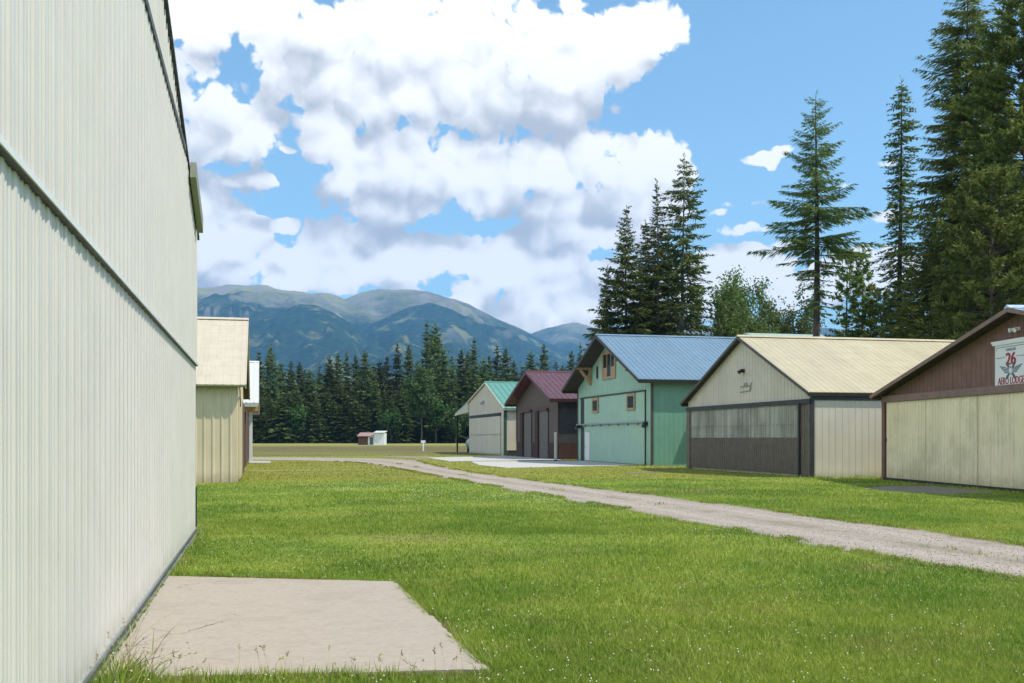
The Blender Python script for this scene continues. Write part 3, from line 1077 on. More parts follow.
for dx in (.018, .032, -.016):
    text_mesh('numerals', '26', .52, M['red_paint'], so, sc + dx, -.1055 - abs(dx) * .05, 3.80, 1.05)
text_mesh('lettering', 'AERO LODGE', .31, M['red_paint'], so, sc, -.103, 3.22, .74)
text_mesh('lettering', 'AERO LODGE', .31, M['red_paint'], so, sc + .014, -.1055, 3.22, .74)
c = MB()
cz = 3.62
for a in (45, -45):     # crossed propeller blades
    ca, sa_ = math.cos(math.radians(a)), math.sin(math.radians(a))
    for sgn in (1, -1):
        pts = [(0, -.03), (.30, -.045), (.38, 0), (.30, .045), (0, .03)]
        c.prism([(sc + sgn * (p[0] * ca - p[1] * sa_), cz + sgn * (p[0] * sa_ + p[1] * ca)) for p in pts], 'y', -.108 - .003 * (a > 0), -.1005)
for sgn in (1, -1):     # wings of three feathers
    for k in range(4):
        z1 = cz + .10 - .045 * k
        c.prism([(sc + sgn * .14, z1 - .02), (sc + sgn * (.62 - .09 * k), z1 + .07 - .02 * k), (sc + sgn * (.60 - .09 * k), z1 + .035 - .02 * k), (sc + sgn * .14, z1 - .045)], 'y', -.107, -.1005)
c.build('winged_emblem', M['grey_paint'], so)
c = MB()
c.prism([(sc + .13 * math.cos(t), cz + .13 * math.sin(t)) for t in np.linspace(0, 2 * np.pi, 20, endpoint=False)], 'y', -.112, -.1005)
c.build('emblem_disc', mat('sage_paint', (.35, .42, .40), .6), so)
c = MB()
c.prism([(sc + .075 * math.cos(t), cz + .075 * math.sin(t)) for t in np.linspace(0, 2 * np.pi, 16, endpoint=False)], 'y', -.1135, -.112)
c.build('emblem_hub', M['sign_white'], so)

# --- cream hangar: local x = -Y; origin at its far front corner
CX, CY0, CY1 = 21.65, 38.5, 51.2
cream = empty('metal_hangar', (CX, CY1, 0), RZ_R, 'cream metal hangar with cream roof and dark door of translucent sheets above brown', 'hangar', HG)
W = CY1 - CY0
hangar(cream, W, 16.5, 3.46, 3.46, W / 2 + .12, 6.2, M['cream_wall'], M['cream_roof'], M['soffit'], mat('grey_brown_trim', (.075, .068, .062), .55), fo=.30, sl=.25, sr=.14, pitch=.3, rh=.02, rp=.3, rrh=.007, corner=.0, th=.08, front_low=3.0)
tr = M['dark_brown_ribs']
s = MB(); s.ribbed((.42, -.05, 0), (1, 0, 0), W - 1.32, (0, 0, 1), .12, 1.62, (0, -1, 0), .21, .05, .034, .03)
s.build('door_panel', tr, cream)
s = MB(); s.ribbed((.42, -.04, 0), (1, 0, 0), W - 1.32, (0, 0, 1), 1.62, 3.0, (0, -1, 0), .21, .05, .034, .03)
s.build('door_panel', M['fibreglass'], cream)['label'] = 'translucent grey corrugated upper door panel'
c = MB(); c.box(.42, W - .92, -.082, -.076, 2.18, 2.21); c.build('girt', M['fibreglass'], cream)
c = MB(); c.box(.0, W, -.14, -.03, 3.0, 3.19); c.build('header_beam', M['dark_trim'], cream)
c = MB(); c.box(-.02, .40, -.10, .0, 0, 3.0); c.build('door_post', tr, cream)
s = MB(); s.ribbed((W - .86, -.04, 0), (1, 0, 0), .88, (0, 0, 1), .05, 3.0, (0, -1, 0), .2, .05, .03, .03); s.build('door_post', tr, cream)
c = MB(); c.box(W - .92, W - .80, -.16, -.09, 0, 3.1); c.build('door_track', M['dark_trim'], cream)
c = MB(); c.box(W - .10, W + .06, -.05, -.019, 0, 3.3); c.box(W + .026, W + .06, -.0195, .07, 0, 3.3); c.build('corner_trim', M['dark_trim'], cream)
c = MB(); c.box(W - .12, W + .05, -.02, 16.5, 3.14, 3.34); c.build('fascia', M['dark_trim'], cream)
c = MB(); c.box(6.42, 6.62, -.16, -.02, 4.62, 4.78); c.tube([(6.52, -.14, 4.70), (6.52, -.27, 4.62)], [.05, .10], 8); c.build('wall_lamp', M['black'], cream)
# airplane-shaped metal ornament under the lamp
orn = MB()
ox, oz = 6.75, 3.90
orn.prism([(ox - .70, oz + .05), (ox - .35, oz + .10), (ox + .45, oz + .10), (ox + .45, oz + .06), (ox - .35, oz + .05)], 'y', -.042, -.028)
orn.prism([(ox - .60, oz - .19), (ox + .40, oz - .17), (ox + .40, oz - .135), (ox - .60, oz - .155)], 'y', -.042, -.028)
orn.prism([(ox + .40, oz - .17), (ox + .46, oz - .17), (ox + .64, oz + .24), (ox + .57, oz + .24)], 'y', -.043, -.028)
orn.prism([(ox - .20, oz + .10), (ox - .10, oz + .24), (ox + .10, oz + .24), (ox + .16, oz + .10)], 'y', -.044, -.028)
o_ = orn.build('airplane_ornament', mat('weathered_metal', (.24, .24, .19), .6))
o_.location = cream.location
o_.rotation_euler = cream.rotation_euler
tag(o_, 'small cut metal airplane outline mounted below the lamp on the cream gable', 'ornament')

# --- seafoam hangar
TX, TY0, TY1 = 21.7, 56.6, 71.0
teal = empty('metal_hangar', (TX, TY1, 0), RZ_R, 'seafoam green hangar with blue ribbed roof and wooden framed windows', 'hangar', HG)
W = TY1 - TY0
trimc = mat('bronze_trim', (.055, .048, .045), .55)
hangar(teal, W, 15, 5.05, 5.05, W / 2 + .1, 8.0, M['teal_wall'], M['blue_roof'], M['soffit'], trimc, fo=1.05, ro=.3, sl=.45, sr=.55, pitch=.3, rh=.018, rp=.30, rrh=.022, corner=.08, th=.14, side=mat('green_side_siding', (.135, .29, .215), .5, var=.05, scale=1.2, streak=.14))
# recess at the left, doors
c = MB(); c.box(.75, 1.65, -.045, -.02, 0, 4.35); c.build('door_recess', M['black'], teal)
s = MB(); s.ribbed((1.65, -.06, 0), (1, 0, 0), W - 2.6, (0, 0, 1), 2.55, 4.3, (0, -1, 0), .3, .05, .018, .03); s.build('door_panel', M['teal_door'], teal)
s = MB(); s.ribbed((1.65, -.06, 0), (1, 0, 0), W - 2.6, (0, 0, 1), .05, 2.50, (0, -1, 0), .3, .05, .018, .03); s.build('door_panel', M['teal_door'], teal)
c = MB(); c.box(.75, W - .85, -.13, -.03, 4.33, 4.40); c.build('header_beam', trimc, teal)
c = MB(); c.box(W - .94, W - .90, -.09, -.03, 0, 4.32); c.build('door_jamb', trimc, teal)
c = MB(); c.box(.3, W - .9, -.24, -.09, 2.49, 2.57)
for k in range(7): c.box(1.8 + k * 1.75, 1.95 + k * 1.75, -.20, -.09, 2.38, 2.47)
c.build('hinge_rail', M['grey_trim'], teal)
c = MB(); c.box(2.05, 3.0, -.13, -.085, .08, 2.0); d_ = c.build('side_door', M['white_paint'], teal)
c = MB(); c.tube([(2.18, -.13, 1.0), (2.18, -.19, 1.0), (2.30, -.19, 1.0)], .02, 6); c.build('handle', M['black'], d_)
def window(parent, x0, x1, z0, z1, y=-.09, fr=.12, mull=0):
    f = MB()
    f.box(x0 - fr, x1 + fr, y - .06, y + .03, z1, z1 + fr); f.box(x0 - fr, x1 + fr, y - .07, y + .03, z0 - fr, z0)
    f.box(x0 - fr, x0, y - .06, y + .03, z0, z1); f.box(x1, x1 + fr, y - .06, y + .03, z0, z1)
    for k in range(mull):
        xm = x0 + (x1 - x0) * (k + 1) / (mull + 1)
        f.box(xm - .035, xm + .035, y - .04, y + .03, z0, z1)
    w = f.build('window', M['window_wood'], parent)
    p = MB(); p.box(x0, x1, y - .005, y + .02, z0, z1); p.build('pane', M['glass'], w)
    return w
window(teal, 3.75, 4.75, 3.42, 4.10, -.09, .15)
window(teal, 10.65, 11.75, 3.42, 4.12, -.09, .15)
w_ = window(teal, 5.75, 8.05, 5.55, 7.0, -.03, .16, 2)
for xa_, xb_ in ((5.76, 6.46), (7.34, 8.04)):
    c = MB(); c.box(xa_, xb_, -.055, -.034, 5.56, 6.15); c.build('sash', M['window_wood'], w_)
c = MB(); c.box(4.3, 4.62, -.06, -.02, 5.55, 6.35); c.build('louvre_vent', M['soffit'], teal)
for (bx, zt) in ((3.1, 6.32),):
    c = MB()
    c.obox((bx, -.03, zt), (1, 0, 0), (0, -1, 0), (0, 0, 1), (-.12, .12), (0, 1.0), (-.10, .12))
    c.obox((bx, -.03, zt), (1, 0, 0), (0, -1, 0), (0, 0, 1), (-.11, .11), (0, .16), (-1.15, -.10))
    V = Vector((0, -.62, .78)).normalized()
    c.obox((bx, -.10, zt - 1.0), (1, 0, 0), V, (0, -.78, -.62), (-.09, .09), (0, 1.1), (-.08, .08))
    c.build('bracket', M['timber'], teal)
for bx in (10.2, 12.0):
    zt = 5.05 + (8.0 - 5.05) * (W - bx) / (W / 2) - .05
    c = MB(); c.box(bx - .12, bx + .12, -.7, -.03, zt - .42, zt - .12); c.build('bracket', M['soffit'], teal)
for lx in (.45, W - .7):
    c = MB(); c.box(lx - .1, lx + .1, -.16, -.02, 2.3, 2.55); c.tube([(lx, -.2, 2.5), (lx, -.26, 2.2)], [.08, .13], 8)
    c.build('wall_lamp', M['black'], teal)
# birdhouse-like box on its side wall
bh = MB()
bx_, by_ = 24.6, TY0 - .05
bh.box(bx_ - .28, bx_ + .28, by_ - .55, by_, 2.15, 2.55)
bo = bh.build('birdhouse', mat('faded_red_boards', (.30, .10, .08), .7, var=.2))
tag(bo, 'small red wooden birdhouse with sloped roof on the seafoam side wall', 'birdhouse')
bh = MB(); bh.prism([(by_ - .75, 2.40), (by_ - .28, 2.86), (by_ + .0, 2.62), (by_ + .0, 2.54), (by_ - .28, 2.78), (by_ - .72, 2.34)], 'x', bx_ - .4, bx_ + .4)
bh.build('roof', M['black'], bo)

# --- charcoal hangar with the burgundy roof
RX, RY0, RY1 = 21.45, 75.0, 88.2
red = empty('metal_hangar', (RX, RY1, 0), RZ_R, 'charcoal hangar with burgundy roof, rusted steel base and two tall doors', 'hangar', HG)
W = RY1 - RY0
hangar(red, W, 12, 4.62, 4.62, W / 2 + .2, 6.75, M['charcoal_ribs'], M['burgundy'], M['burgundy_dark'], M['burgundy'], fo=.95, sl=.6, sr=.8, pitch=.3, rp=.42, rrh=.035, front=M['charcoal'], corner=0, th=.16, front_rib=False)
for (xa_, xb_) in ((1.9, 5.3), (6.9, 10.4)):
    c = MB(); c.box(xa_, xb_, -.06, -.015, 0, 3.72); c.build('door_recess', M['black'], red)
    s = MB()
    for k in range(6): s.box(xa_ + .9, xb_ - .04, -.10, -.06, .05 + k * .61, .05 + k * .61 + .595)
    s.build('garage_door', M['door_grey'], red)
    c = MB(); c.box(xa_, xa_ + .88, -.22, -.062, 0, 3.72); c.build('door_jamb', M['rust'], red)
    c = MB(); c.box(xa_ - .05, xb_ + .05, -.24, -.02, 3.72, 3.90); c.build('lintel', M['burgundy_dark'], red)
for xa_, xb_ in ((-.03, 1.9), (5.3, 6.9), (10.4, W + .03)):
    c = MB(); c.box(xa_, xb_, -.06, -.015, 0, 1.25); c.build('wainscot', M['rust'], red)
c = MB(); c.box(W + .022, W + .06, -.015, 12, 0, 1.25); c.build('wainscot', M['rust'], red)
c = MB(); c.box(W - .12, W + .04, -.075, -.015, 1.25, 4.35); c.box(-.04, .12, -.075, -.015, 1.25, 4.35); c.build('corner_trim', M['rust'], red)

# --- cream hangar with the green roof and open lean-to at the far end
GX, GY0, GY1 = 21.3, 92.4, 109.0
green = empty('metal_hangar', (GX, GY1, 0), RZ_R, 'cream hangar with green roof and open lean-to, farthest in its row', 'hangar', HG)
W = GY1 - GY0
hangar(green, W, 12, 5.35, 4.3, W - 8.0, 6.95, M['cream_wall'], M['green_roof'], M['cream_wall'], M['cream_wall'], fo=.15, sl=.0, sr=.30, pitch=.3, rh=.008, rp=.55, rrh=.05, corner=.0, th=.10)
c = MB(); c.box(.6, W - 1.3, -.10, -.03, 3.62, 3.92); c.build('header_beam', M['black'], green)
s = MB(); s.box(.7, W - 1.4, -.09, -.03, .08, 1.85); s.build('door_panel', M['cream_wall'], green)
s = MB(); s.box(.7, W - 1.4, -.09, -.03, 1.95, 3.62); s.build('door_panel', M['cream_wall'], green)
c = MB(); c.box(.7, W - 1.4, -.06, -.03, 1.85, 1.95); c.build('seam', M['grey_trim'], green)
c = MB(); c.box(W - .10, W + .07, -.06, -.02, 0, 4.2); c.box(W + .026, W + .07, -.02, .2, 0, 4.2); c.build('corner_trim', mat('dark_green_trim', (.03, .08, .06), .5), green)
c = MB(); c.box(7.6, 7.9, -.2, -.02, 5.0, 5.25); c.tube([(7.75, -.15, 5.1), (7.75, -.35, 4.95)], [.1, .16], 8); c.build('wall_lamp', M['grey_trim'], green)
# lean-to roof carried by two posts
c = MB(); c.prism([(0, 5.35), (-7.6, 4.27), (-7.6, 4.40), (0, 5.50)], 'y', -.15, 12.2); lt = c.build('lean_to_roof', M['green_roof'], green)
c = MB(); c.prism([(0, 4.3), (0, 5.34), (-7.6, 4.26), (-7.6, 4.10)], 'y', -.17, -.02); c.build('gable_board', M['cream_wall'], lt)
for py_ in (0.1, 6, 11.8):
    c = MB(); c.box(-7.55, -7.40, py_ - .08, py_ + .08, 0, 4.25); c.build('post', M['black'], green)
# tank standing under the lean-to
tk = MB()
tk.tube([(0, -1.6, .95), (0, -1.5, .95), (0, 1.5, .95), (0, 1.6, .95)], [.35, .62, .62, .35], 20)
tko = tk.build('storage_tank', M['grey_trim'], smooth=False)
tko.location = (GX + 1.2, GY1 + 3.6, 0)
tag(tko, 'grey storage tank lying under the lean-to of the green roofed hangar', 'tank')
tk = MB(); tk.box(-.5, .5, -1.2, -1.0, .0, .5); tk.box(-.5, .5, 1.0, 1.2, .0, .5); tk.build('stand', M['black'], tko)

# --- bollard between charcoal and seafoam hangars
c = MB(); c.tube([(0, 0, 0), (0, 0, 1.95), (0, 0, 2.0)], [.10, .10, .05], 10)
bx, by = P(555.6, 71.5)
o = c.build('bollard', M['cream_wall']); o.location = (bx, by, 0)
tag(o, 'tall pale pipe post beside the charcoal hangar corner', 'bollard')
c = MB(); c.tube([(0, 0, 0), (0, 0, .10)], [.16, .15], 10); c.build('base_collar', M['rust'], o)
# dark utility box at the foot of the green roofed hangar
c = MB(); c.box(-.4, .4, -.3, .3, 0, .45); c.box(-.42, .42, -.32, .32, .45, .50)
o = c.build('utility_box', M['soffit']); o.location = (21.6, 90.8, 0)
tag(o, 'low dark box on the ground between green roofed and charcoal hangars', 'box')

# --- small shed behind the seafoam hangar
bx, by = P(760, 92)
bh = empty('outbuilding', (bx, by, 0), RZ_R, 'pale green roofed outbuilding just showing above the blue roof', 'outbuilding')
zt = HZ(333.2, 92)
b = MB(); b.box(-4, 4, .3, 5.7, 0, zt - 1.6); b.build('wall', M['cream_wall'], bh)
for sg in (-1, 1):
    pass
b = MB(); b.prism([(-4.6, zt - 1.7), (0, zt), (4.6, zt - 1.7), (4.6, zt - 1.85), (0, zt - .16), (-4.6, zt - 1.85)], 'y', -1.5, 6)
b.build('roof', mat('pale_green_roofing', (.36, .46, .40), .4), bh)

# --- small white shed in the meadow
bx, by = G(371, 444.9)
ms = empty('small_shed', (bx, by, 0), -YAW, 'tiny white and brown shed standing at the far edge of the meadow', 'shed')
Zs = EYE * F / 6.9
k = Zs / F
def pxm(x): return (x - 371) * k
b = MB(); b.box(pxm(358), pxm(368), 0, 4, 0, 2.1); b.build('wall', M['brown_wood'], ms)
b = MB(); b.box(pxm(368), pxm(374), -.1, 4, 0, 2.0); b.build('wall', M['white_paint'], ms)
b = MB(); b.box(pxm(374), pxm(384.5), -.5, 4, 0, 2.75); b.build('wall', M['white_paint'], ms)
b = MB(); b.prism([(-.9, 1.95), (4.4, 2.75), (4.4, 2.9), (-.9, 2.1)], 'x', pxm(357.5), pxm(373.9)); b.build('roof', mat('faded_red_roof', (.32, .20, .17), .6), ms)
b = MB(); b.prism([(-1.0, 2.76), (4.4, 3.2), (4.4, 3.3), (-1.0, 2.9)], 'x', pxm(374), pxm(385.2)); b.build('roof', M['silver_roof'], ms)
b = MB(); b.box(pxm(370), pxm(373), -.16, -.1, .1, 1.7); b.build('door', M['grey_paint'], ms)
# white marker post in the meadow
bx, by = G(423.2, 451)
c = MB(); c.tube([(0, 0, 0), (0, 0, 1.05)], [.09, .08], 8); c.box(-.28, .28, -.06, .06, 1.0, 1.3)
o = c.build('marker_post', M['white_paint']); o.location = (bx, by, 0)
tag(o, 'short white runway marker post alone in the meadow', 'marker post')


# ------------------------------------------------------------------ trees
class Cloud:
    """collects leaf-sized faces as arrays"""
    def __init__(self):
        self.q, self.r = [], []

    def kite(self, a, tip, w, nrm, rnd):
        """arrays (n,3): base, tip, half width vector direction from nrm"""
        d = tip - a
        side = np.cross(d, nrm)
        side /= (np.linalg.norm(side, axis=1, keepdims=True) + 1e-9)
        mid = a + d * .45
        self.q.append(np.stack([a, mid + side * w, tip, mid - side * w], axis=1))
        self.r.append(np.repeat(rnd, 4))

    def arrays(self):
        v = np.concatenate(self.q).reshape(-1, 3)
        f = np.arange(len(v)).reshape(-1, 4)
        return v, f, np.concatenate(self.r)


def conifer(H, R, seed, base=.06, spacing=.42, nb=7, tw=.16, style='spruce', prof=None, sparse=0.0, droop=.25, up=.25, twig=.34, step=.17, dead=0.0, r0=None, lean=0.0, step_min=0):
    r = np.random.default_rng(seed)
    cl = Cloud()
    wood = MB()
    r0 = r0 or H * .0105
    bend = r.uniform(-.15, .15, 4)
    def axis(z):
        t = z / H
        return np.array([bend[0] * math.sin(t * 5 + bend[1] * 9) + lean * t * H, bend[2] * math.sin(t * 4 + bend[3] * 9), z])
    nseg = 9
    wood.tube([tuple(axis(H * i / nseg)) for i in range(nseg + 1)], [max(.015, r0 * (1 - i / nseg) ** .85 + (.25 * r0 if i == 0 else 0)) for i in range(nseg + 1)], 8)
    z = H * base
    lob = r.uniform(0, 6.28, 6)
    while z < H * .985:
        t = 1 - z / H                     # 0 at the top
        tt = min(1.0, t / (1 - base))
        if prof is None:
            L0 = R * (tt ** .8) * (1.0 if tt < .8 else 1 - (tt - .8) * .8)
        else:
            L0 = R * np.interp(tt, prof[0], prof[1])
        L0 = max(L0, .18)
        n = nb if tt > .12 else max(4, nb - 2)
        a0 = r.uniform(0, 6.28)
        for kb in range(n):
            if r.random() < sparse: continue
            a = a0 + kb * 2 * math.pi / n + r.normal(0, .22)
            L = L0 * r.uniform(.62, 1.1) * (1 + .16 * math.sin(a * 2 + lob[0] + z * .6) + .12 * math.sin(a * 3 + lob[1] - z * 1.1))
            zz = z + r.normal(0, spacing * .3)
            e0 = up * (1 - tt) * 1.6 - .10 * tt + r.normal(0, .08)
            dr = droop * (.4 + tt) * r.uniform(.7, 1.3)
            h = np.array([math.cos(a), math.sin(a), 0])
            side = np.array([-math.sin(a), math.cos(a), 0])
            org = axis(max(0, min(H, zz)))
            org[2] = zz
            def pt(s):
                s = np.asarray(s, float)[:, None]
                return org + h * (L * s) + np.array([0, 0, 1]) * (L * (e0 * s - dr * s ** 2 + dr * .55 * s ** 3))
            if L > .5 and (L / R > .12):
                sp = pt([0, .35, .7, .97])
                wood.tube([tuple(x) for x in sp], [max(.012, L * .013), max(.009, L * .010), max(.007, L * .006), .005], 4, cap=False)
            if dead and r.random() < dead: continue
            st = max(4, int(L / step))
            s = np.linspace(.10 if style != 'pine' else .45, 1.0, st) + r.normal(0, .015, st)
            s = np.repeat(np.clip(s, .05, 1.02), 2)
            sg = np.tile([1.0, -1.0], st)
            b0 = pt(s)
            ln = (twig * L * (1.05 - s) ** .75 + .16 + .07 * L) * r.uniform(.7, 1.25, len(s))
            if style == 'pine':
                ln = r.uniform(.25, .5, len(s))
            fw = r.uniform(.5, 1.0, len(s))
            dirv = h[None] * fw[:, None] + side[None] * (sg * r.uniform(.6, 1.1, len(s)))[:, None]
            dirv[:, 2] += r.normal(-.10 if style != 'pine' else .25, .18 if style != 'pine' else .5, len(s))
            dirv /= np.linalg.norm(dirv, axis=1, keepdims=True)
            tip = b0 + dirv * ln[:, None]
            if style == 'larch':
                tip[:, 2] -= ln * .25
            nrm = np.tile([0, 0, 1.0], (len(s), 1)) + r.normal(0, .45, (len(s), 3))
            w = tw * r.uniform(.6, 1.25, len(s)) * (.6 + .4 * min(1, ln.mean()))
            cl.kite(b0, tip, w[:, None] * .5, nrm, r.random(len(s)))
            # hanging sprays under the branch fill its depth
            nrm2 = np.cross(dirv, [0, 0, 1]) + r.normal(0, .4, (len(s), 3))
            tip2 = b0 + dirv * (ln * .7)[:, None]
            tip2[:, 2] -= ln * r.uniform(.15, .5, len(s))
            keep = r.random(len(s)) < .65
            cl.kite(b0[keep], tip2[keep], w[keep][:, None] * .5, nrm2[keep], r.random(keep.sum()))
            if style == 'pine':
                for _ in range(2):
                    dv = dirv + r.normal(0, .6, dirv.shape)
                    dv /= np.linalg.norm(dv, axis=1, keepdims=True)
                    cl.kite(b0, b0 + dv * ln[:, None], w[:, None] * .5, np.tile([0, 0, 1.0], (len(s), 1)) + r.normal(0, .8, (len(s), 3)), r.random(len(s)))
        z += spacing * r.uniform(.75, 1.25) * (.55 + .55 * tt)
    # leader
    k = 10
    zt = np.linspace(H * .95, H * 1.0, k)
    b0 = np.stack([axis(x) for x in zt])
    dv = r.normal(0, .6, (k, 3)); dv[:, 2] = abs(dv[:, 2]) + .7
    cl.kite(b0, b0 + dv * .28, np.full((k, 1), tw * .4), r.normal(0, 1, (k, 3)), r.random(k))
    return wood, cl.arrays()


def broadleaf(H, R, seed, leaf=.12, n_leaf=9000, gaps=.35, base=.12):
    r = np.random.default_rng(seed)
    wood = MB()
    tips = []
    def grow(p, d, L, rad, lev):
        q = [p]
        dd = d.copy()
        for i in range(3):
            dd = dd + r.normal(0, .16, 3)
            dd[2] += .08
            dd /= np.linalg.norm(dd)
            q.append(q[-1] + dd * L / 3)
        wood.tube([tuple(x) for x in q], [rad, rad * .82, rad * .66, rad * .5], 6 if lev < 2 else 4, cap=False)
        if lev >= 2:
            tips.extend(q[1:])
        if lev < 4:
            for k in range(3 if lev else 6):
                a = r.uniform(0, 6.28)
                nd = dd * r.uniform(.5, .9) + np.array([math.cos(a), math.sin(a), r.uniform(-.15, .5)]) * r.uniform(.5, .85)
                nd /= np.linalg.norm(nd)
                st = q[r.integers(1, 4)]
                grow(st, nd, L * r.uniform(.55, .8), rad * .5, lev + 1)
    grow(np.zeros(3), np.array([0, 0, 1.0]), H * .42, H * .014, 0)
    tips = np.array(tips)
    ext = np.abs(tips[:, :2]).max()
    tips[:, :2] *= 1
    # fit to size
    sxy, sz = R / np.percentile(np.hypot(tips[:, 0], tips[:, 1]), 96), H / tips[:, 2].max()
    wood.v = [(x * sxy, y * sxy, zz * sz) for x, y, zz in wood.v]
    tips = tips * np.array([sxy, sxy, sz])
    tips = tips[tips[:, 2] > H * base]
    keepn = tips[r.random(len(tips)) > gaps]
    c = keepn[r.integers(0, len(keepn), n_leaf)]
    p = c + r.normal(0, 1, (n_leaf, 3)) * np.array([.28, .28, .24]) * (R / 3.2) ** .5
    d = r.normal(0, 1, (n_leaf, 3)); d[:, 2] -= .4
    d /= np.linalg.norm(d, axis=1, keepdims=True)
    cl = Cloud()
    cl.kite(p, p + d * leaf * r.uniform(.7, 1.3, (n_leaf, 1)), np.full((n_leaf, 1), leaf * .36), r.normal(0, 1, (n_leaf, 3)), r.random(n_leaf))
    return wood, cl.arrays()


def plant_tree(name, xy, parts, leaf_m, bark_m, label, cat='tree', group=None, rz=0.0, cr='crown'):
    o = empty(name, (xy[0], xy[1], 0), rz, label, cat, group)
    wood, (v, f, rn) = parts
    wood.build('trunk', bark_m, o, smooth=True)
    np_mesh(cr, v, f, leaf_m, o, rn)
    return o


NG = 'tall trees behind the hangars'
# clump of spruces behind the seafoam roof
def ht(py, z): return HZ(py, z)
prof_full = ([0, .15, .4, .7, .9, 1], [.06, .25, .58, .88, 1.0, .8])
plant_tree('spruce_tree', P(683, 100), conifer(ht(155, 100), 4.0, 11, base=.14, prof=([0, .1, .3, .6, .85, 1], [.10, .42, .60, .85, 1, .7]), spacing=.62, nb=5, sparse=.14, droop=.35, up=.15), M['spruce'], M['bark_grey'],
           'tallest spruce of the clump rising behind the blue roof, sky showing through', group=NG)
plant_tree('spruce_tree', P(657, 98), conifer(ht(180, 98), 3.5, 12, base=.14, prof=([0, .16, .22, .5, .8, 1], [.10, .16, .40, .75, 1, .8]), spacing=.55, nb=6, sparse=.1, droop=.35), M['spruce'], M['bark_grey'],
           'spruce with a bare spiky top in the clump behind the blue roof', group=NG)
plant_tree('spruce_tree', P(627, 97), conifer(ht(207, 97), 4.1, 13, base=.12, prof=prof_full, spacing=.5, nb=7, sparse=.06, droop=.35), M['spruce'], M['bark'],
           'broad spruce at the left edge of the clump above the blue gable', group=NG)
plant_tree('spruce_tree', P(646, 104), conifer(ht(222, 104), 3.6, 14, base=.1, prof=prof_full, spacing=.5, nb=7, droop=.35), M['spruce'], M['bark'],
           'shorter dense spruce in the middle of the clump behind the blue roof', group=NG)
plant_tree('spruce_tree', P(607, 99), conifer(ht(268, 99), 3.0, 15, base=.1, prof=prof_full, spacing=.5, nb=7, droop=.35), M['spruce'], M['bark'],
           'low spruce peeking over the peak of the blue roofed gable', group=NG)
plant_tree('spruce_tree', P(668, 106), conifer(ht(235, 106), 3.2, 16, base=.1, prof=prof_full, spacing=.5, nb=7, droop=.35), M['spruce'], M['bark'],
           'spruce tucked behind the tallest one above the blue roof', group=NG)
# broadleaf trees
for (px, py, z, R, sd, lb) in ((735, 272, 104, 4.2, 21, 'loose leafy tree next to the spruce clump above the blue roof'), (765, 277, 106, 3.8, 22, 'thin leafy tree above the cream roof ridge between spruces and tall larch'),
                               (752, 276, 100, 3.6, 25, 'full leafy tree in front of the thin ones above the cream roof'), (792, 281, 110, 3.6, 23, 'airy leafy tree close left of the tall larch trunk'), (708, 285, 108, 3.6, 24, 'bushy leafy tree hugging the tallest spruce of the clump')):
    plant_tree('leafy_tree', P(px, z), broadleaf(ht(py, z), R, sd, leaf=.27, n_leaf=8500, gaps=.25), M['leaves'], M['bark_grey'], lb, group=NG)
# tall larch standing clear of the rest
plant_tree('larch_tree', P(816, 86), conifer(ht(95, 86), 4.5, 31, base=.40, prof=([0, .05, .27, .42, .5, .58, .7, .76, .83, 1], [.08, .2, .5, .6, .75, 1, 1, .7, .5, .35]), spacing=.46, nb=6, sparse=.3, style='larch', droop=.16, up=.30, r0=.42, twig=.24, tw=.10, step=.12), M['larch_light'], M['bark'],
           'tall larch standing alone against the sky with a bare lower trunk', group=NG)
plant_tree('pine_tree', P(846, 96), conifer(ht(247, 96), 2.4, 32, base=.1, prof=([0, .3, .7, 1], [.15, .6, 1, .9]), spacing=.75, nb=5, style='pine', up=.4, droop=.05, tw=.17), M['pine'], M['bark'],
           'young open pine at the right foot of the lone larch', group=NG)
plant_tree('pine_tree', P(863, 94), conifer(ht(250, 94), 2.2, 33, base=.1, prof=([0, .3, .7, 1], [.15, .6, 1, .9]), spacing=.7, nb=6, style='pine', up=.4, droop=.05, tw=.18), M['pine'], M['bark'],
           'denser young pine beside the narrow dark spruce', group=NG)
plant_tree('pine_tree', P(880, 92), conifer(ht(292, 92), 2.8, 34, base=.08, prof=([0, .3, .7, 1], [.3, .8, 1, .9]), spacing=.6, nb=7, style='pine', up=.4, droop=.05, tw=.18), M['pine'], M['bark'],
           'low bushy pine above the cream roof at the foot of the narrow spruce', group=NG)
plant_tree('spruce_tree', P(900, 82), conifer(ht(79, 82), 2.6, 35, base=.10, prof=([0, .06, .12, .3, .5, .7, 1], [.10, .36, .42, .48, .62, .85, 1.0]), spacing=.48, nb=6, sparse=.08, droop=.55, up=.05), M['spruce'], M['bark'],
           'narrow dark spruce with a ragged pointed top beside the giant larch', group=NG)
plant_tree('larch_tree', P(966, 73), conifer(ht(-22, 73), 4.1, 36, base=.16, prof=([0, .06, .2, .38, .68, 1], [.14, .36, .68, .74, 1, .9]), spacing=.45, nb=7, sparse=.08, style='larch', droop=.2, up=.25, r0=.40, twig=.26, tw=.11, step=.13), M['larch'], M['bark'],
           'giant larch over the brown gable, its tip cut by the frame', group=NG)
plant_tree('pine_tree', P(1026, 64), conifer(ht(-5, 64), 4.6, 37, base=.14, prof=([0, .15, .4, .7, 1], [.2, .6, .85, 1, .8]), spacing=.5, nb=8, style='pine', up=.35, droop=.08, tw=.16, step=.14), M['pine'], M['bark'],
           'dense dark pine at the picture edge above the numbered sign', group=NG)
plant_tree('pine_tree', P(992, 60), conifer(ht(170, 60), 3.6, 38, base=.12, prof=([0, .15, .4, .7, 1], [.2, .6, .85, 1, .8]), spacing=.5, nb=7, style='pine', up=.35, droop=.08, tw=.16, step=.15), M['pine'], M['bark'],
           'shorter pine with rusty lower boughs just over the brown roof peak', group=NG)
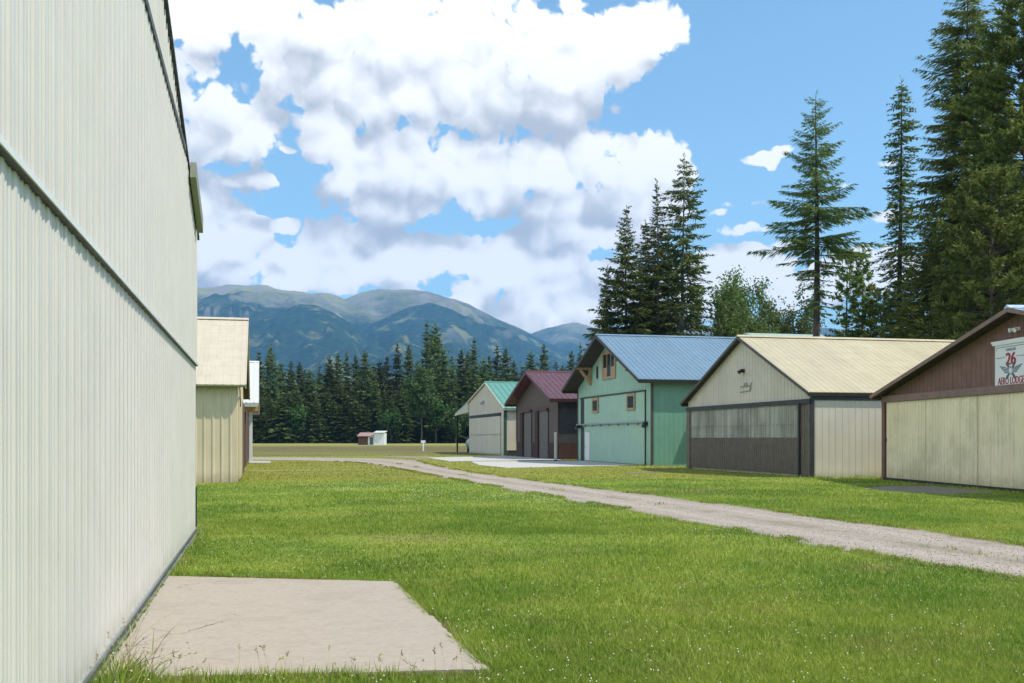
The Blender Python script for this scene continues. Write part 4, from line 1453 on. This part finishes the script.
plant_tree('spruce_tree', P(930, 76), conifer(ht(205, 76), 3.6, 39, base=.08, prof=prof_full, spacing=.46, nb=7, droop=.35), M['spruce'], M['bark'],
           'mid-height spruce filling the gap between narrow spruce and giant larch', group=NG)
plant_tree('spruce_tree', P(912, 72), conifer(ht(268, 72), 3.2, 40, base=.06, prof=prof_full, spacing=.45, nb=7, droop=.3), M['larch'], M['bark'],
           'small fresh green conifer over the right end of the cream ridge', group=NG)
plant_tree('spruce_tree', P(1003, 78), conifer(ht(60, 78), 4.6, 41, base=.08, prof=prof_full, spacing=.5, nb=7, droop=.3), M['spruce'], M['bark'],
           'dark spruce standing between the giant larch and the edge pine', group=NG)
plant_tree('spruce_tree', P(958, 82), conifer(ht(190, 82), 4.2, 42, base=.06, prof=prof_full, spacing=.5, nb=7, droop=.3), M['spruce'], M['bark'],
           'dense spruce hidden behind the foot of the giant larch', group=NG)

# far treeline: six kinds of conifer, copied
FG = 'far treeline across the meadow'
kinds = []
for k in range(6):
    wood, arr = conifer(24, (4.0, 5.2, 3.6, 5.8, 4.6, 4.2)[k], 100 + k, base=.03, prof=([0, .1, .3, .6, .85, 1], [.07, .26, .56, .86, 1, .9]), spacing=.85, nb=6, tw=.62, step=.50, twig=.36, droop=.35 + .06 * k, sparse=.04 * (k % 3))
    me_w = wood
    o = bpy.data.objects.new('spruce_tree', None)
    w = me_w.build('trunk', M['bark'], o, smooth=True)
    c = np_mesh('crown', arr[0], arr[1], M['spruce_far'], o, arr[2])
    kinds.append((w, c))
    bpy.data.objects.remove(o)
used = set()


def far_tree(px, ptop, z, wid, label, k):
    H = HZ(ptop, z)
    x, y = P(px, z)
    o = empty('spruce_tree', (x, y, 0), random.uniform(0, 6.28), label, 'tree', FG)
    s = H / 24
    w, c = kinds[k]
    if k not in used:
        used.add(k)
        a, b = w, c
    else:
        a, b = w.copy(), c.copy()
        COL.objects.link(a); COL.objects.link(b)
    a.parent = o
    b.parent = o
    o.scale = (wid, wid, s)
    return o


SEC = [(200, 300, 'dark conifer in the far treeline between the tan hangar and the white meadow shed'),
       (300, 358, 'dark conifer in the far treeline just left of the white meadow shed'),
       (358, 392, 'dark conifer in the far treeline right behind the white meadow shed'),
       (392, 442, 'dark conifer in the far treeline around the pale broadleaf tree'),
       (442, 482, 'dark conifer in the far treeline behind the green roofed lean-to'),
       (482, 540, 'dark conifer showing over the green and burgundy roofs'),
       (540, 700, 'dark conifer showing between the burgundy roof and the seafoam gable')]


def sec(px):
    for a, b, l in SEC:
        if a <= px < b: return l
    return SEC[0][2] if px < 200 else SEC[-1][2]


tops = [(232, 352), (245, 356), (258.5, 351), (270.5, 345.6), (281, 364), (291, 361), (300, 363), (309, 370), (319.7, 365), (329.6, 358), (338, 355), (347, 353), (355.5, 357), (364.5, 352), (373, 366), (379, 361),
        (387, 358), (397, 344), (409, 345.5), (417, 362), (427, 323), (435.6, 324), (443, 352), (451.6, 357), (461.6, 351), (468, 352), (474, 338.6), (483, 358), (489, 356), (497, 346.5), (506, 349.5), (513, 362), (522, 366), (531, 352), (544, 345), (556, 362), (563, 366), (571.7, 352), (580, 345), (592, 352), (603, 350)]
for i, (px, py) in enumerate(tops):
    z = 318 + (i * 37 % 30)
    lb = sec(px)
    if py < 330:
        lb = ('tallest conifer of the far treeline, left one of the twin spires' if px < 430 else 'right one of the twin tallest spires in the far treeline')
    far_tree(px, py - random.uniform(0, 1.5), z, random.uniform(.98, 1.3) * (1.0 if py > 330 else 1.15), lb, i % 6)
for i in range(44):          # second rank, lower, closing the gaps
    px = 226 + i * 8.6 + random.uniform(-3, 3)
    far_tree(px, random.uniform(366, 384), 352 + random.uniform(0, 25), random.uniform(1.0, 1.35), sec(px), random.randrange(6))
for i in range(40):          # small ones along the meadow's edge
    px = 232 + i * 9.4 + random.uniform(-4, 4)
    if 405 < px < 436: continue
    far_tree(px, random.uniform(384, 412), 312 + random.uniform(0, 8), random.uniform(.8, 1.1), sec(px), random.randrange(6))
# pale broadleaf tree in front of the far treeline
wood, arr = broadleaf(22, 6.5, 301, leaf=.75, n_leaf=5200, gaps=.1, base=.05)
plant_tree('leafy_tree', P(421, 306), (wood, arr), M['leaves_far'], M['bark'], 'pale green broadleaf tree in front of the far dark conifers', group=FG)
wood, arr = broadleaf(14, 4.5, 302, leaf=.75, n_leaf=2600, gaps=.1, base=.03)
plant_tree('leafy_tree', P(436, 309), (wood, arr), M['leaves_far'], M['bark'], 'smaller pale broadleaf tree close right of the larger pale one', group=FG)

for (px, z, hh, rr_, sd, lb) in ((300, 314, 11, 4.0, 303, 'low rounded broadleaf bush-tree at the foot of the conifers left of the meadow shed'), (392, 310, 10, 3.6, 304, 'low broadleaf tree just right of the meadow shed'),
                                (455, 308, 12, 4.2, 305, 'low broadleaf tree beside the open lean-to, before the conifers')):
    plant_tree('leafy_tree', P(px, z), broadleaf(hh, rr_, sd, leaf=.75, n_leaf=2200, gaps=.1, base=.03), M['leaves_far'], M['bark'], lb, group=FG)

# the woods behind, one mass
cv, cf, cr_ = [], [], []
off = 0
base_v, base_f, base_r = conifer(22, 4.6, 400, base=.02, prof=([0, .2, .5, .8, 1], [.05, .34, .70, .97, .9]), spacing=1.7, nb=6, tw=1.1, step=1.1)[1]
for i in range(420):
    px = random.uniform(-500, 1500)
    z = random.uniform(375, 520)
    if 600 < px: z = random.uniform(180, 420)
    x, y = P(px, z)
    s = random.uniform(.72, 1.0)
    if px > 600 or px < 200: s *= .8
    th = random.uniform(0, 6.28)
    R_ = np.array([[math.cos(th), -math.sin(th), 0], [math.sin(th), math.cos(th), 0], [0, 0, 1]])
    cv.append(base_v @ R_.T * np.array([1, 1, s]) + np.array([x, y, 0]))
    cf.append(base_f + off)
    cr_.append(base_r)
    off += len(base_v)
tag(np_mesh('forest', np.concatenate(cv), np.concatenate(cf), M['spruce_far'], None, np.concatenate(cr_)), 'dark woods closing the view behind the treeline', 'woods', kind='stuff')


# ------------------------------------------------------------------ mountains and the air
def mountain(name, prof, rc, r0, r1, a0, a1, na, nrad, amp, seed):
    px = np.array([p[0] for p in prof], float)
    az_k = np.arctan((px - 512) / F) + YAW
    tan_k = np.array([(HOR - p[1]) / math.hypot(F, p[0] - 512) for p in prof])
    az = np.linspace(a0, a1, na)
    te = np.interp(az, az_k, tan_k)
    rad = np.linspace(r0, r1, nrad)
    vs = np.zeros((nrad, na, 3))
    for j, r in enumerate(rad):
        u = (r - r0) / (rc - r0)
        for i, a in enumerate(az):
            x, y = r * math.sin(a), r * math.cos(a)
            ramp = max(0, u) ** 1.25 if u <= 1 else max(0, 1 - (u - 1) * 1.4)
            p = Vector((x / 760.0 + seed, y / 1700.0, seed * .7))
            rg = mnoise.ridged_multi_fractal(p, 1.0, 2.1, 6, 1.0, 2.0) - 1.1
            fn = mnoise.fractal(Vector((x / 420.0, y / 420.0, seed)), 1.0, 2.0, 5)
            near = math.sin(min(1, max(0, u)) * math.pi) ** .8 if u <= 1 else min(1, (u - 1) * 3)
            h = te[i] * rc * ramp + near * (amp * rg + amp * .22 * fn)
            h = min(h, te[i] * r * (.985 if u < .97 else 1)) if u <= 1 else h
            vs[j, i] = (x, y, h + EYE + te[i] * 220 * fn * (1 if abs(u - 1) < .05 else 0) - (25 if j == 0 else 0))
    f = np.array([(j * na + i, j * na + i + 1, (j + 1) * na + i + 1, (j + 1) * na + i) for j in range(nrad - 1) for i in range(na - 1)])
    o = np_mesh(name, vs.reshape(-1, 3), f, M['mountain'])
    o.data.polygons.foreach_set('use_smooth', [True] * len(f))
    return tag(o, kind='structure')


PROF1 = [(-700, 330), (-300, 310), (0, 296), (120, 290), (197, 288), (230, 285.5), (262, 285), (285, 290), (310, 293.5), (328, 293), (345, 299), (362, 292), (380, 289.5), (400, 290), (425, 291), (440, 294.5), (470, 304.5), (500, 319), (530, 333), (545, 341), (575, 356), (610, 372), (660, 395), (760, 425), (1100, 437)]
PROF2 = [(-700, 350), (300, 352), (440, 356), (500, 346), (530, 335), (545, 329), (562, 324.8), (575, 323.6), (590, 327.5), (612, 333), (660, 322), (700, 326), (790, 330), (820, 326), (860, 330), (1100, 320), (1800, 340)]
mountain('mountain', PROF1, 8800, 3800, 9900, -.62, .55, 560, 180, 250, 3.3)
mountain('mountain', PROF2, 10600, 7800, 11400, -.62, .95, 330, 60, 150, 8.1)

PROF3 = [(-700, 370), (0, 352), (150, 338), (197, 336), (235, 329), (258, 320), (280, 309.5), (300, 303), (316, 303.5), (332, 309), (348, 320), (365, 331), (390, 342), (430, 356), (520, 380), (700, 410), (1100, 430)]
PROF4 = [(-700, 425), (200, 400), (330, 352), (352, 338), (372, 323), (392, 312), (412, 305.5), (432, 303.5), (452, 308), (476, 320), (500, 331), (520, 343), (545, 354), (580, 368), (640, 390), (1100, 428)]
mountain('mountain', PROF3, 7000, 3700, 7900, -.62, .40, 460, 110, 190, 5.7)
mountain('mountain', PROF4, 7600, 4200, 8400, -.45, .45, 440, 110, 190, 11.2)
hz = MB()
hz.box(-12600, 12600, -12600, 12600, -30, 1750)
hm = bpy.data.materials.new('hazy_air')
hm.use_nodes = True
t = NT(hm.node_tree)
t.n.clear()
out = t.node('ShaderNodeOutputMaterial')
pv = t.node('ShaderNodeVolumePrincipled')
pv.inputs['Color'].default_value = (.20, .52, 1.0, 1)
pv.inputs['Density'].default_value = 7.8e-5
pv.inputs['Anisotropy'].default_value = .1
t.l.new(pv.outputs[0], out.inputs['Volume'])
tag(hz.build('haze', hm), kind='stuff')


# ------------------------------------------------------------------ lawn: blades, clover, stems, loose stones
def inside(poly, x, y):
    poly = np.asarray(poly)
    c = np.zeros(len(x), bool)
    j = len(poly) - 1
    for i in range(len(poly)):
        xi, yi = poly[i]
        xj, yj = poly[j]
        cond = ((yi > y) != (yj > y))
        if cond.any():
            c ^= cond & (x < (xj - xi) * (y - yi) / (yj - yi + 1e-12) + xi)
        j = i
    return c


KEEP_OUT = [ROAD_POLY[::3], np.array(SLAB), np.array(APRON_TEAL), np.array(APRON_RED), np.array(APRON_LEFT), np.array(PATCH_26), np.array(BARE)]
BOXES = [(-20, -1.10, -5, 18.4), (-15, -.85, 38.8, 50.7), (-15, -.9, 57.5, 76), (21.6, 40, 38.5, 51.2), (21.6, 40, 56.6, 71), (21.4, 40, 75, 88.2), (21.2, 40, 92.4, 109)]


def lawn_points(n, ymin, ymax, seed, xmin=-260, xmax=1290, pw=1.0):
    r = np.random.default_rng(seed)
    px = r.uniform(xmin, xmax, n)
    py = ymin + (ymax - ymin) * r.random(n) ** pw
    z = EYE * F / (py - HOR)
    xc = (px - 512) / F * z
    x, y = xc * CA + z * SA, z * CA - xc * SA
    ok = np.ones(n, bool)
    for (a, b_, c_, d_) in BOXES:
        ok &= ~((x > a) & (x < b_) & (y > c_) & (y < d_))
    for pl in KEEP_OUT:
        pl = np.asarray(pl)
        bb = (x > pl[:, 0].min()) & (x < pl[:, 0].max()) & (y > pl[:, 1].min()) & (y < pl[:, 1].max()) & ok
        ii = np.where(bb)[0]
        ok[ii] &= ~inside(pl, x[ii], y[ii])
    # brown hangar, turned
    dx, dy = x - brown.location.x, y - brown.location.y
    ca, sa = math.cos(RZ_R - HB_ANG), math.sin(RZ_R - HB_ANG)
    lx, ly = dx * ca + dy * sa, -dx * sa + dy * ca
    ok &= ~((lx > -.1) & (lx < WB + .1) & (ly > -.05) & (ly < DB))
    return x[ok], y[ok], z[ok]


def blades(name, n, ymin, ymax, seed, h0, h1, pw=1.0, seg2=False, wpx=.75, wmin=.0035):
    x, y, z = lawn_points(n, ymin, ymax, seed, pw=pw)
    r = np.random.default_rng(seed + 1)
    k = len(x)
    patchy = fbm2(x, y, .8, 5)
    h = r.uniform(h0, h1, k) * (1 + .45 * patchy)
    tall = np.zeros(k)
    # longer along walls and slab edges where the mower does not reach
    edge = ((x < -.80) & (y < 18.6)) | ((x > -.9) & (x < -.5) & (y > 38.0) & (y < 51)) | ((x > 21.0) & (x < 21.7)) | ((y > 38.0) & (y < 38.5) & (x > 21))
    h = np.where(edge, h * 1.9, h)
    w = np.maximum(wmin, z / F * wpx) * r.uniform(.7, 1.3, k)
    a = r.uniform(0, 2 * np.pi, k)
    lean = r.normal(0, .45, (k, 2)) * h[:, None]
    sx, sy = np.cos(a) * w * .5, np.sin(a) * w * .5
    b0 = np.stack([x - sx, y - sy, np.zeros(k)], 1)
    b1 = np.stack([x + sx, y + sy, np.zeros(k)], 1)
    tip = np.stack([x + lean[:, 0], y + lean[:, 1], h], 1)
    rn = np.clip(r.random(k) * .85 + .15 * r.random(k), 0, 1)
    if not seg2:
        v = np.stack([b0, b1, tip], 1).reshape(-1, 3)
        f = np.arange(3 * k).reshape(-1, 3)
        o = np_mesh(name, v, f, M['blade'], None, np.repeat(rn, 3))
    else:
        m0 = np.stack([x - sx * .8 + lean[:, 0] * .35, y - sy * .8 + lean[:, 1] * .35, h * .62], 1)
        m1 = np.stack([x + sx * .8 + lean[:, 0] * .35, y + sy * .8 + lean[:, 1] * .35, h * .62], 1)
        tip[:, 2] *= .95
        v = np.stack([b0, b1, m1, m0, tip], 1).reshape(-1, 3)
        i0 = np.arange(k) * 5
        f4 = np.stack([i0, i0 + 1, i0 + 2, i0 + 3], 1)
        f3 = np.stack([i0 + 3, i0 + 2, i0 + 4], 1)
        o = np_mesh(name, v, [f4, f3], M['blade'], None, np.repeat(rn, 5))
    return o


tag(blades('grass', 400000, 520, 740, 50, .024, .060, seg2=True), 'mown green lawn in front of the hangars', 'grass', kind='stuff')


def slab_fringe():
    """uncut grass leaning over the slab's edges, with bare earth showing between"""
    r = np.random.default_rng(61)
    cl = Cloud()
    for (a, b, nrm, k) in ((SLAB[1], SLAB[2], (1, 0), 2600), (SLAB[2], SLAB[3], (.4, .9), 1500), (SLAB[0], SLAB[1], (-.15, -1), 1500)):
        t_ = r.random(k)
        x = a[0] + (b[0] - a[0]) * t_ + nrm[0] * np.abs(r.normal(.05, .07, k))
        y = a[1] + (b[1] - a[1]) * t_ + nrm[1] * np.abs(r.normal(.05, .07, k))
        gap = fbm2(x * 3, y * 3, 1.0, 62) > -.25
        x, y = x[gap], y[gap]
        k = len(x)
        h = r.uniform(.05, .13, k)
        p = np.stack([x, y, np.zeros(k)], 1)
        tip = p + np.stack([-nrm[0] * h * r.uniform(-.2, .9, k) + r.normal(0, .02, k), -nrm[1] * h * r.uniform(-.2, .9, k) + r.normal(0, .02, k), h * r.uniform(.6, 1, k)], 1)
        cl.kite(p, tip, np.full((k, 1), .0032), r.normal(0, 1, (k, 3)), r.random(k) * .95)
    v, f, rn = cl.arrays()
    tag(np_mesh('grass', v, f, M['blade'], None, rn), 'ragged grass fringe leaning over the concrete slab edges', 'grass', kind='stuff')


slab_fringe()
def road_fringe():
    """grass creeping over both edges of the track and a few tufts down its middle"""
    r = np.random.default_rng(63)
    cl = Cloud()
    L_, R_ = np.array(rl), np.array(rr)
    ok_ = np.where((L_[:, 1] > 8) & (L_[:, 1] < 72))[0]
    for (side, k, sd) in ((0, 22000, .09), (1, 22000, .09), (2, 1500, .12)):
        i_ = ok_[r.integers(0, len(ok_) - 1, k)]
        f_ = r.random(k)[:, None]
        A = L_[i_] * (1 - f_) + L_[i_ + 1] * f_
        B = R_[i_] * (1 - f_) + R_[i_ + 1] * f_
        d = (B - A) / np.linalg.norm(B - A, axis=1, keepdims=True)
        off = np.abs(r.normal(0, sd, k))[:, None]
        p2 = A + d * off if side == 0 else (B - d * off if side == 1 else (A + B) / 2 + d * r.normal(0, sd, k)[:, None])
        keep = fbm2(p2[:, 0], p2[:, 1], 1.6, 64 + side) > (-.1 if side < 2 else .55)
        p2 = p2[keep]
        k = len(p2)
        z = p2[:, 1] * CA + p2[:, 0] * SA
        h = r.uniform(.025, .075, k)
        p = np.column_stack([p2, np.full(k, .004)])
        tip = p + np.column_stack([r.normal(0, .03, k), r.normal(0, .03, k), h])
        cl.kite(p, tip, np.maximum(.003, z / F * .5)[:, None], r.normal(0, 1, (k, 3)), r.random(k))
    v, f, rn = cl.arrays()
    tag(np_mesh('grass', v, f, M['blade'], None, rn), 'low grass creeping over the edges of the gravel road', 'grass', kind='stuff')


road_fringe()
tag(blades('grass', 300000, 455, 535, 60, .028, .065, pw=1.0, wpx=.9), 'mown lawn farther off between the hangar rows', 'grass', kind='stuff')


def clover():
    r = np.random.default_rng(90)
    x, y, z = lawn_points(120000, 474, 740, 91)
    d = fbm2(x, y, .55, 92) + .35 * fbm2(x, y, 2.0, 93)
    band = np.exp(-((x - 6.6) / 1.6) ** 2) * .45 + np.exp(-((y - 31) / 4.5) ** 2) * .35 * (x < 8)
    zone = np.exp(-(((y - 30) / 5.0) ** 2 + ((x - 3) / 6.0) ** 2)) + .9 * np.exp(-(((x - 6.9) / 1.1) ** 2 + ((y - 21) / 7.0) ** 2))
    keep = (r.random(len(x)) < np.clip(zone * (.34 + .8 * d) + .06 * np.clip(d, 0, 1), .014, .60)) & (y < 37)
    x, y, z = x[keep], y[keep], z[keep]
    k = len(x)
    s = np.maximum(.0065, z / F * .34) * r.uniform(.7, 1.25, k)
    hgt = r.uniform(.05, .10, k)
    o8 = np.array([(1, 0, 0), (0, 1, 0), (-1, 0, 0), (0, -1, 0), (0, 0, .9), (0, 0, -.8)])
    v = np.stack([x, y, hgt], 1)[:, None, :] + o8[None] * s[:, None, None]
    fb = np.array([(0, 1, 4), (1, 2, 4), (2, 3, 4), (3, 0, 4), (1, 0, 5), (2, 1, 5), (3, 2, 5), (0, 3, 5)])
    f = (fb[None] + (np.arange(k) * 6)[:, None, None]).reshape(-1, 3)
    tag(np_mesh('clover_flowers', v.reshape(-1, 3), f, M['flower']), 'white clover heads dotted through the lawn', 'clover', kind='stuff')


clover()


def weeds():
    """seed stems at the near slab edge and the taller tuft at the foot of the near wall"""
    r = np.random.default_rng(77)
    cl = Cloud()
    def stem(x, y, h, lx, ly, w, head):
        s = np.linspace(0, 1, 6)
        p = np.stack([x + lx * s ** 1.8, y + ly * s ** 1.8, h * (s - .12 * s ** 3)], 1)
        for i in range(5):
            a_, b_ = p[i:i + 1], p[i + 1:i + 2]
            cl.kite(a_ - (b_ - a_) * .3, b_ + (b_ - a_) * .3, np.full((1, 1), w), r.normal(0, 1, (1, 3)), r.random(1))
        if head:
            for k in range(9):
                q = p[5] - (p[5] - p[4]) * (k / 9.0) * 1.2
                d = (p[5] - p[4]); d = d / np.linalg.norm(d) * .014 + r.normal(0, .010, 3)
                cl.kite(q[None], (q + d)[None], np.full((1, 1), .004), r.normal(0, 1, (1, 3)), r.random(1))
    for i in range(50):
        t = r.uniform(-.05, 1.0)
        x = -1.0 + 2.55 * t
        y = 7.40 - .42 * t + r.normal(-.10, .08)
        stem(x, y, r.uniform(.10, .26), r.normal(0, .035), r.normal(0, .03), .0016, r.random() < .7)
    for i in range(34):
        x, y = -.93 + abs(r.normal(0, .10)), 7.15 + r.normal(0, .25)
        stem(x, y, r.uniform(.15, .55), r.normal(.10, .16), r.normal(0, .12), .0032, r.random() < .6)
    for i in range(40):
        x, y = -.99 + abs(r.normal(0, .03)), r.uniform(12.8, 18.2)
        stem(x, y, r.uniform(.08, .22), r.normal(.03, .04), r.normal(0, .04), .003, False)
    v, f, rn = cl.arrays()
    tag(np_mesh('weeds', v, f, M['straw'], None, rn), 'dry seed stems along the near slab edge and wall foot', 'weeds', kind='stuff')
    cl2 = Cloud()
    k = 380
    x, y = -.95 + np.abs(r.normal(0, .13, k)), 7.05 + r.normal(0, .28, k)
    h = r.uniform(.06, .22, k)
    a_ = np.stack([x, y, np.zeros(k)], 1)
    cl2.kite(a_, a_ + np.stack([r.normal(.03, .07, k), r.normal(0, .06, k), h], 1), np.full((k, 1), .004), r.normal(0, 1, (k, 3)), r.random(k))
    v, f, rn = cl2.arrays()
    tag(np_mesh('grass', v, f, M['blade'], None, rn), 'long unmown grass tuft at the foot of the near wall', 'grass', kind='stuff')


weeds()


def pebbles():
    r = np.random.default_rng(33)
    n = 26000
    px, py = r.uniform(560, 1250, n), 486 + 230 * r.random(n) ** 1.2
    z = EYE * F / (py - HOR)
    xc = (px - 512) / F * z
    x, y = xc * CA + z * SA, z * CA - xc * SA
    pl = ROAD_POLY[::2]
    grown = inside(pl, x + .0, y) | (inside(pl, x + .15, y) & (r.random(n) < .3)) | (inside(pl, x - .15, y) & (r.random(n) < .3))
    x, y, z = x[grown], y[grown], z[grown]
    k = len(x)
    s = np.maximum(.008, z / F * .38) * r.uniform(.5, 1.5, k) ** 1.3
    o8 = np.array([(1, .2, 0), (.1, 1, .1), (-1, -.1, 0), (0, -1, -.1), (.1, 0, .75), (0, 0, -.7)])
    v = np.stack([x, y, s * .35 + .006], 1)[:, None, :] + (o8[None] + r.normal(0, .2, (k, 6, 3))) * s[:, None, None]
    fb = np.array([(0, 1, 4), (1, 2, 4), (2, 3, 4), (3, 0, 4), (1, 0, 5), (2, 1, 5), (3, 2, 5), (0, 3, 5)])
    f = (fb[None] + (np.arange(k) * 6)[:, None, None]).reshape(-1, 3)
    tag(np_mesh('loose_gravel', v.reshape(-1, 3), f, M['stone']), 'loose stones on the gravel road', 'gravel', kind='stuff')


pebbles()
